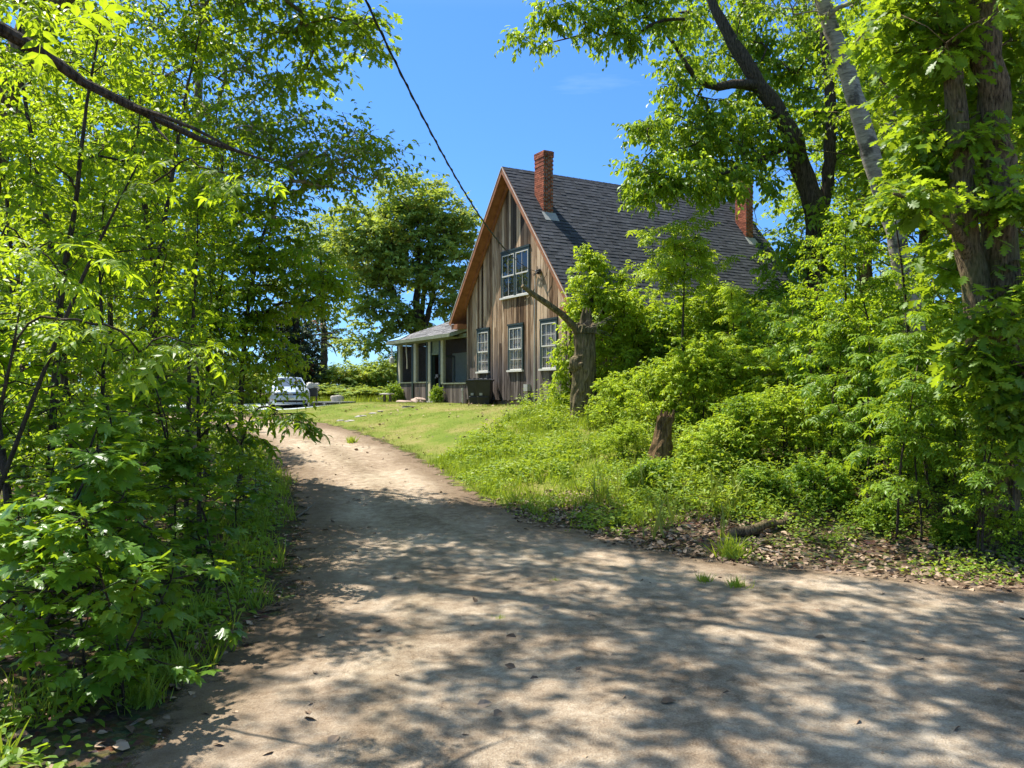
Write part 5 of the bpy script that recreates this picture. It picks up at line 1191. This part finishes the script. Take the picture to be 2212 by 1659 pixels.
# vine covered column left of the roof slope and in front of the window
Y = 24.6; b0 = gz(px_x(1285, Y), Y)
A = np.concatenate([epx(1272, 610, Y, 46, 66, .6, 46, rs), epx(1318, 655, Y - .2, 60, 40, .6, 30, rs), epx(1350, 600, Y - .2, 30, 26, .4, 8, rs), epx(1240, 670, Y - .3, 26, 50, .4, 12, rs), epx(1292, 700, Y, 72, 70, .8, 60, rs), epx(1262, 545, Y, 16, 22, .25, 7, rs), epx(1288, 560, Y, 14, 22, .25, 6, rs), epx(1225, 780, Y - .3, 26, 75, .4, 24, rs), epx(1215, 860, Y - .4, 22, 40, .4, 10, rs), epx(1320, 780, Y, 50, 60, .7, 28, rs)])
plant('climbing_vine', 'leafy vine on a narrow column beside the roof slope, trailing past a ground floor window', 'vine', b0, [([b0, at(1285, 800, Y), at(1280, 680, Y), at(1272, 560, Y)], [.08, .07, .06, .02]), ([at(1250, 900, Y - .3), at(1228, 800, Y - .3), at(1232, 730, Y - .3)], [.02, .018, .008])], A, 'bright_leaf', 'dark_bark', 111, k=5, m=8, L=.32, size=.11, droop=.5, flat=.9, hmin=.3, twig=.004, stem='stem', crown='foliage')
# slim saplings with compound leaves
AS = [sapling(121, 4.2, .9, '', 30, 'green_leaf', ASH, .34, (.25, 0), 3, 4, .25, .35, droop=.4, updev=.3), sapling(122, 3.4, .8, '', 24, 'green_leaf', ASH, .32, (-.2, .1), 3, 4, .22, .3, droop=.4, updev=.3), sapling(123, 5.2, .75, '', 26, 'bright_leaf', ASH, .30, (.35, .0), 3, 4, .25, .5, droop=.35, updev=.3)]
for o in AS: o['group'] = 'slim saplings on the right bank'
def asp(i, px, Y, top, rz, lab, wide=1):
    x = px_x(px, Y); h = EYE + (HZ - top) / F * Y - H1(x, Y); s = h / {0: 4.4, 1: 3.6, 2: 5.4, 3: 5.3}[i]; return (i, x, Y, rz, (s * wide, s * wide, s), lab)
AS.append(plant('sapling', '', 'sapling', (0, 0, 0), [([(0, 0, 0), (.05, 0, 2.0), (.1, 0, 3.6), (.15, 0, 5.2)], [.045, .035, .02, .006])], np.concatenate([ell((0, 0, 4.5), (1.35, .9, .75), 46, rs, .7), ell((-.2, 0, 3.7), (1.0, .8, .6), 22, rs, .7)]), 'bright_leaf', 'dark_bark', 124, 'slim saplings on the right bank', tpl=ASH, k=3, m=4, L=.25, size=.30, droop=.35, flat=.35, hmin=1.5, twig=.005, stem='stem', crown='foliage'))
spread(AS, [asp(3, 1470, 22.6, 458, .2, 'pale leaved slim sapling standing up in front of the dark roof', 1.0), asp(0, 1880, 13.2, 700, 1.3, 'slim sapling with paired leaflets nearest the leaning birch'), asp(1, 1935, 11.9, 760, 2.4, 'slim sapling with bare lower stem closest to the sunny dirt'), asp(0, 2000, 12.6, 650, 3.6, 'slim sapling midway between leaning birch and forked oak'),
            asp(1, 2060, 12.0, 720, 4.5, 'slim sapling left of the forked oak trunk'), asp(0, 1790, 14.6, 640, 5.3, 'slim sapling over the shrubs right of the fallen log'), asp(2, 2185, 11.2, 560, .9, 'slim sapling in front of the right edge'), asp(1, 1700, 16.8, 650, 1.8, 'slim sapling rising from the bright shrubs on the bank'),
            asp(0, 1960, 15.5, 560, 2.9, 'tall slim sapling behind the others, over the leaning birch trunk'), asp(2, 1600, 20.0, 600, 3.9, 'slim sapling before the house wall under the far chimney'), asp(0, 2110, 11.0, 820, 5.6, 'slim sapling low before the forked oak with large leaflets')])
for i, px, Y, top, rz, lab in ((0, 1745, 16.0, 560, .4, 'leafy sapling in front of the dark leaning trunk foot'), (1, 1830, 14.8, 520, 1.5, 'leafy sapling just left of the leaning birch foot'), (2, 1905, 14.2, 600, 2.6, 'broad leafy sapling hiding the leaning birch foot'), (3, 1985, 14.6, 470, 3.7, 'tall leafy sapling between the birch and the forked oak'),
        (0, 2070, 13.2, 600, 4.9, 'leafy sapling growing just left of the forked oak'), (2, 2190, 11.6, 640, .9, 'leafy sapling in front of the forked oak at the right edge'), (1, 2120, 11.0, 800, 2.0, 'short leafy sapling before the forked oak foot'), (2, 1990, 11.9, 860, 3.1, 'short broad sapling right of the slim sapling stems'), (3, 2230, 14.0, 420, 5.5, 'tall leafy sapling behind the right edge oak')):
    x = px_x(px, Y); h = EYE + (HZ - top) / F * Y - H1(x, Y); q_ = h / (7.2, 7.7, 6.2, 8.2)[i]; o = copy_tree(SP[i], (x, Y, H1(x, Y) - .05), rz, (q_ * 1.15,) * 3, lab); o['group'] = 'leafy saplings on the right bank'
# bushes closing the clearing beyond the lawn
HB = [shrub(131, 2.6, 1.6, 'far_leaf', .16, 110, tpl=OVF, L=.5, name='hedge_bush')]
HB[0]['group'] = 'bushes at the back of the clearing'
Lh = [(745, 52, 785, 'rounded bush in the sky gap left of the porch'), (790, 54, 790, 'bush in the middle of the sky gap behind the fire ring'), (830, 52, 775, 'bright bush touching the porch corner'), (705, 49, 830, 'low bush right of the barbecue'), (770, 47, 835, 'low bush behind the fire ring stones'), (815, 46, 838, 'low weedy bush between fire ring and porch'), (560, 46, 800, 'bush left of the car roof'), (500, 44, 790, 'bush in the wood edge left of the car'), (860, 56, 760, 'bush behind the porch corner under the large maple'), (680, 58, 790, 'dusky bush behind the dark tree'),
      (1950, 24, 640, 'bush filling the gap behind the leaning birch foot'), (2090, 22, 640, 'bush filling the gap behind the forked oak foot'), (1840, 27, 620, 'bush at the far end of the house wall'), (2200, 20, 680, 'bush at the right edge behind the forked oak'), (420, 40, 740, 'bush deep in the left wood behind the birch foot'), (300, 36, 700, 'bush deep in the left wood behind the curved stem'), (160, 32, 660, 'bush deep in the left wood behind the edge stems'), (40, 28, 640, 'bush at the far left edge of the wood')]
spread(HB, [(0, px_x(px, Y), Y, i * 1.3, (1.15, 1.15, max(.3, (EYE + (HZ - t) / F * Y - H1(px_x(px, Y), Y)) / 2.65)), lab) for i, (px, Y, t, lab) in enumerate(Lh)])

# ================================================================== countless small growth
def scatter(n, x0, x1, y0, y1, cond):
    P = np.stack([rng.uniform(x0, x1, n), rng.uniform(y0, y1, n)], 1); d = sdist(P, DRIVE); k = cond(P[:, 0], P[:, 1], d); P, d = P[k], d[k]
    return np.stack([P[:, 0], P[:, 1], H(P[:, 0], P[:, 1], d)], 1), d
def inview(x, y, m=1.0): return np.abs(x) < y * .64 + m
def tufts(P, n, h, rad, tilt=.45, tpl=BLADE1, wid=1.0):
    m = len(P); Q = np.repeat(P, n, 0); Q[:, :2] += rng.normal(0, rad, (m * n, 2)); d = np.array([0, 0, 1.]) + rng.normal(0, tilt, (m * n, 3)) * np.array([1, 1, .1])
    up = nz(rng.normal(0, 1, (m * n, 3)) * np.array([1, 1, .3])); hh = np.repeat(h if not np.isscalar(h) else np.full(m, h), n) * rng.uniform(.45, 1.2, m * n)
    return place(tpl, Q, d, up, hh, np.clip(np.repeat(rng.normal(.5, .2, m), n) + rng.normal(0, .15, m * n), 0, 1))
def herbs(P, n, h, size, tpl=OV, rad=.12):
    m = len(P); Q = np.repeat(P, n, 0); Q[:, :2] += rng.normal(0, rad, (m * n, 2)); hh = np.repeat(h if not np.isscalar(h) else np.full(m, h), n); Q[:, 2] += hh * rng.uniform(.15, 1.0, m * n)
    a = rng.random(m * n) * 6.283; d = np.stack([np.cos(a), np.sin(a), rng.normal(-.1, .3, m * n)], 1); up = np.array([0, 0, 1.]) + rng.normal(0, .4, (m * n, 3))
    return place(tpl, Q, d, up, size * rng.uniform(.6, 1.5, m * n), np.clip(np.repeat(rng.normal(.5, .2, m), n) + rng.normal(0, .2, m * n), 0, 1))
def stuff(name, arr, mat):
    V, Fs, t = arr; return tag(link(name, make_mesh(name, V, Fs, t), M[mat]), kind='stuff')
right = lambda x, y: x > np.interp(y, CXY, CXX)
inlawn = lambda x, y: sdist(np.stack([x, y], -1), LAWN) < 0
patchy = lambda x, y, t: fbm(x * 1.4 + 3, y * 1.4 + 1) > t
# mown lawn
P, d = scatter(60000, -11, 6, 15, 42, lambda x, y, d: (d > .05) & inlawn(x, y) & right(x, y) & patchy(x * 1.3, y * 1.3, -.15))
P3, d3 = scatter(26000, -11, 2, 14, 37, lambda x, y, d: (d > -.12) & (d < .5) & inlawn(x, y - .2) & right(x, y) & patchy(x * 2.3, y * 2.3, -.4)); stuff('edge_grass', tufts(P3, 4, .07 + .07 * rng.random(len(P3)), .05, .5), 'lawn_grass')
stuff('lawn_grass', tufts(P, 3, .055 + .03 * rng.random(len(P)), .03, .6), 'lawn_grass')
# long bright grass at the foot of the bank
inweed = lambda x, y: right(x, y) & (x > -2.3 + (y - 20) * .46 + .5 * fbm(x * 2, y * 2)) & (x < 4.5)
P, d = scatter(9000, -5.5, 5, 13.2, 28, lambda x, y, d: inweed(x, y) & (d > .15) & (rng.random(len(x)) < .8) & patchy(x * .8 + 2, y * .8, -.5))
stuff('tall_grass', tufts(P, 11, .08 + .26 * rng.random(len(P)), .09, .42, BLADE1), 'grass')
P, d = scatter(7000, -5.5, 6, 13.2, 28, lambda x, y, d: inweed(x, y) & (d > .3) & patchy(x * .9, y * .9, -.05))
h1 = np.clip(.08 + .08 * d, .08, .45) * (1 + .8 * np.clip(fbm(P[:, 0] * 2.1, P[:, 1] * 2.1), -.8, 1)); k1 = rng.random(len(P)) < .55
stuff('lush_weeds', herbs(P[k1], 13, h1[k1], .065), 'herb_leaf'); stuff('slim_weeds', herbs(P[~k1], 12, h1[~k1] * 1.5, .12, SLIM, .08), 'grass')
P, d = scatter(1100, -5.5, 8, 12.5, 28, lambda x, y, d: right(x, y) & (d > .3) & ~inlawn(x + .6, y) & inview(x, y) & (d < 5) & patchy(x * 1.7, y * 1.7, .1))
stuff('tall_stalks', tufts(P, 7, .35 + .4 * rng.random(len(P)), .10, .30, BLADE), 'lawn_grass')
P, d = scatter(9000, -2.5, 14, 9, 24, lambda x, y, d: right(x, y) & (d > .15) & inview(x, y) & (d < 9) & ~inlawn(x + .8, y) & ((d > 1.6) | patchy(x * 1.6, y * 1.6, .25)))
stuff('bank_weeds', herbs(P, 14, np.clip(.08 + .10 * d, .05, .55), .055), 'herb_leaf')
P, d = scatter(1500, -1, 14, 9, 20, lambda x, y, d: right(x, y) & (d > -.15) & (d < 2.2) & inview(x, y) & patchy(x * .8, y * .8 + 5, .0))
stuff('verge_weeds', herbs(P, 10, .10, .045, rad=.08), 'herb_leaf')
# left undergrowth
P, d = scatter(5200, -14, -1.5, 4.2, 26, lambda x, y, d: ~right(x, y) & (d > .35) & inview(x, y) & (patchy(x, y, -.1) | (d < .9)))
stuff('undergrowth', herbs(P, 12, np.clip(.10 + .12 * d, .06, .6), .085), 'green_leaf')
P, d = scatter(2600, -8, -1.5, 5, 26, lambda x, y, d: ~right(x, y) & (d > .05) & (d < 1.3) & inview(x, y) & patchy(x * 1.5, y * 1.5, -.2))
stuff('verge_grass', tufts(P, 9, .16 + .2 * rng.random(len(P)), .05, .4, BLADE), 'grass')
# rough meadow beyond the lawn and car
P, d = scatter(9000, -22, 1, 36, 60, lambda x, y, d: inview(x, y) & ~inlawn(x, y) & (sdist(np.stack([x, y], -1), PAD) > .1) & (d > .2))
stuff('meadow_grass', tufts(P, 6, .18 + .30 * rng.random(len(P)), .15, .35), 'grass')
# dead leaves
P, d = scatter(26000, -12, 12, 4, 22, lambda x, y, d: inview(x, y) & (d > -.8) & (d < 3.5) & (rng.random(len(x)) < np.where(d < 0, .10 + .16 * np.clip(1 + d / .5, 0, 1), .55)) & (~right(x, y) | (y < 16)))
P[:, 2] += .02; a = rng.random(len(P)) * 6.283; dd = np.stack([np.cos(a), np.sin(a), rng.normal(0, .2, len(P))], 1)
P2, d2 = scatter(1500, -8, 5, 20, 34, lambda x, y, d: inlawn(x, y) & (d > .2) & patchy(x * 1.2, y * 1.2, .1)); P2[:, 2] += .04; P = np.concatenate([P, P2]); a = rng.random(len(P)) * 6.283; dd = np.stack([np.cos(a), np.sin(a), rng.normal(0, .2, len(P))], 1)
P2, d2 = scatter(9000, 0, 9, 8.5, 16, lambda x, y, d: right(x, y) & (d > -.45) & (d < 1.7) & inview(x, y) & patchy(x * 1.1, y * 1.1, -.5)); P2[:, 2] += .035; P = np.concatenate([P, P2])
P2, d2 = scatter(900, -7, 10, 4, 26, lambda x, y, d: (d < -.5) & inview(x, y)); P2[:, 2] += .045; P = np.concatenate([P, P2]); a = rng.random(len(P)) * 6.283; dd = np.stack([np.cos(a), np.sin(a), rng.normal(0, .2, len(P))], 1)
stuff('leaf_litter', place(OV, P, dd, np.array([0, 0, 1.]) + rng.normal(0, .5, (len(P), 3)), rng.uniform(.05, .13, len(P)), rng.random(len(P))), 'dry_leaf')
# stones and crumbs on the dirt
OCT = T([(1, 0, 0), (0, 1, 0), (-1, 0, 0), (0, -1, 0), (.1, .1, .7), (0, 0, -.5), (.6, .65, .3), (-.6, -.5, .35)], [np.array([(0, 6, 4), (6, 1, 4), (1, 2, 4), (2, 7, 4), (7, 3, 4), (3, 0, 4), (0, 1, 6), (2, 3, 7)])])
P, d = scatter(75000, -9, 12, 4, 30, lambda x, y, d: (d < -.05) & inview(x, y) & (rng.random(len(x)) < np.clip(9 / y, .1, 1) ** 1.5))
a = rng.random(len(P)) * 6.283; P[:, 2] += .012
stuff('gravel', place(OCT, P, np.stack([np.cos(a), np.sin(a), 0 * a], 1), np.tile([0, 0, 1.], (len(P), 1)), np.clip(rng.lognormal(-4.95, .5, len(P)), .003, .035), rng.random(len(P))), 'gravel')
P, d = scatter(7000, -9, 12, 4, 26, lambda x, y, d: (d < 0) & inview(x, y) & (rng.random(len(x)) < .16 + .84 * (d > -1.0)))
a = rng.random(len(P)) * 6.283; P[:, 2] += .018
stuff('fallen_twigs', place(BLADE1, P, np.stack([np.cos(a), np.sin(a), 0 * a + .05], 1), np.tile([0, 0, 1.], (len(P), 1)) + rng.normal(0, .3, (len(P), 3)), rng.uniform(.05, .2, len(P)), rng.random(len(P)) * .4), 'dry_leaf')
# separate grass clumps standing in the dirt
def clump(seed, label):
    P = np.zeros((1, 3)); arr = tufts(P, 150, .16, .05, .55, BLADE); o = link('grass_tuft', make_mesh('grass_tuft', *arr), M['grass']); return tag(o, label, 'grass tuft', 'grass tufts in the dirt')
GC = clump(1, '')
for i, (px, py, s, lab) in enumerate([(1580, 1205, 2.1, 'largest bright grass tuft at the driveway edge below the fallen log'), (1522, 1262, .9, 'small grass tuft in the dirt, left one of the lower pair'), (1592, 1275, 1.1, 'dark grass tuft in the dirt, right one of the lower pair'), (385, 1470, 1.6, 'pale green grass tuft on the left verge beside the shaded dirt'), (1200, 1262, .5, 'tiny flattened grass tuft in the middle of the shaded driveway'), (1080, 1345, .5, 'tiny weed tuft in the shaded dirt below the middle one'), (300, 1520, 1.4, 'grass tuft among dead leaves low on the left verge'), (760, 958, 1.5, 'grass tuft growing in the sunny driveway bend')]):
    x, y, z = ground_at(px, py)
    o = GC if i == 0 else GC.copy()
    if i: COL.objects.link(o)
    o.location = (x, y, z); o.scale = (s, s, s); o.rotation_euler = (0, 0, i * 1.1); o['label'] = lab
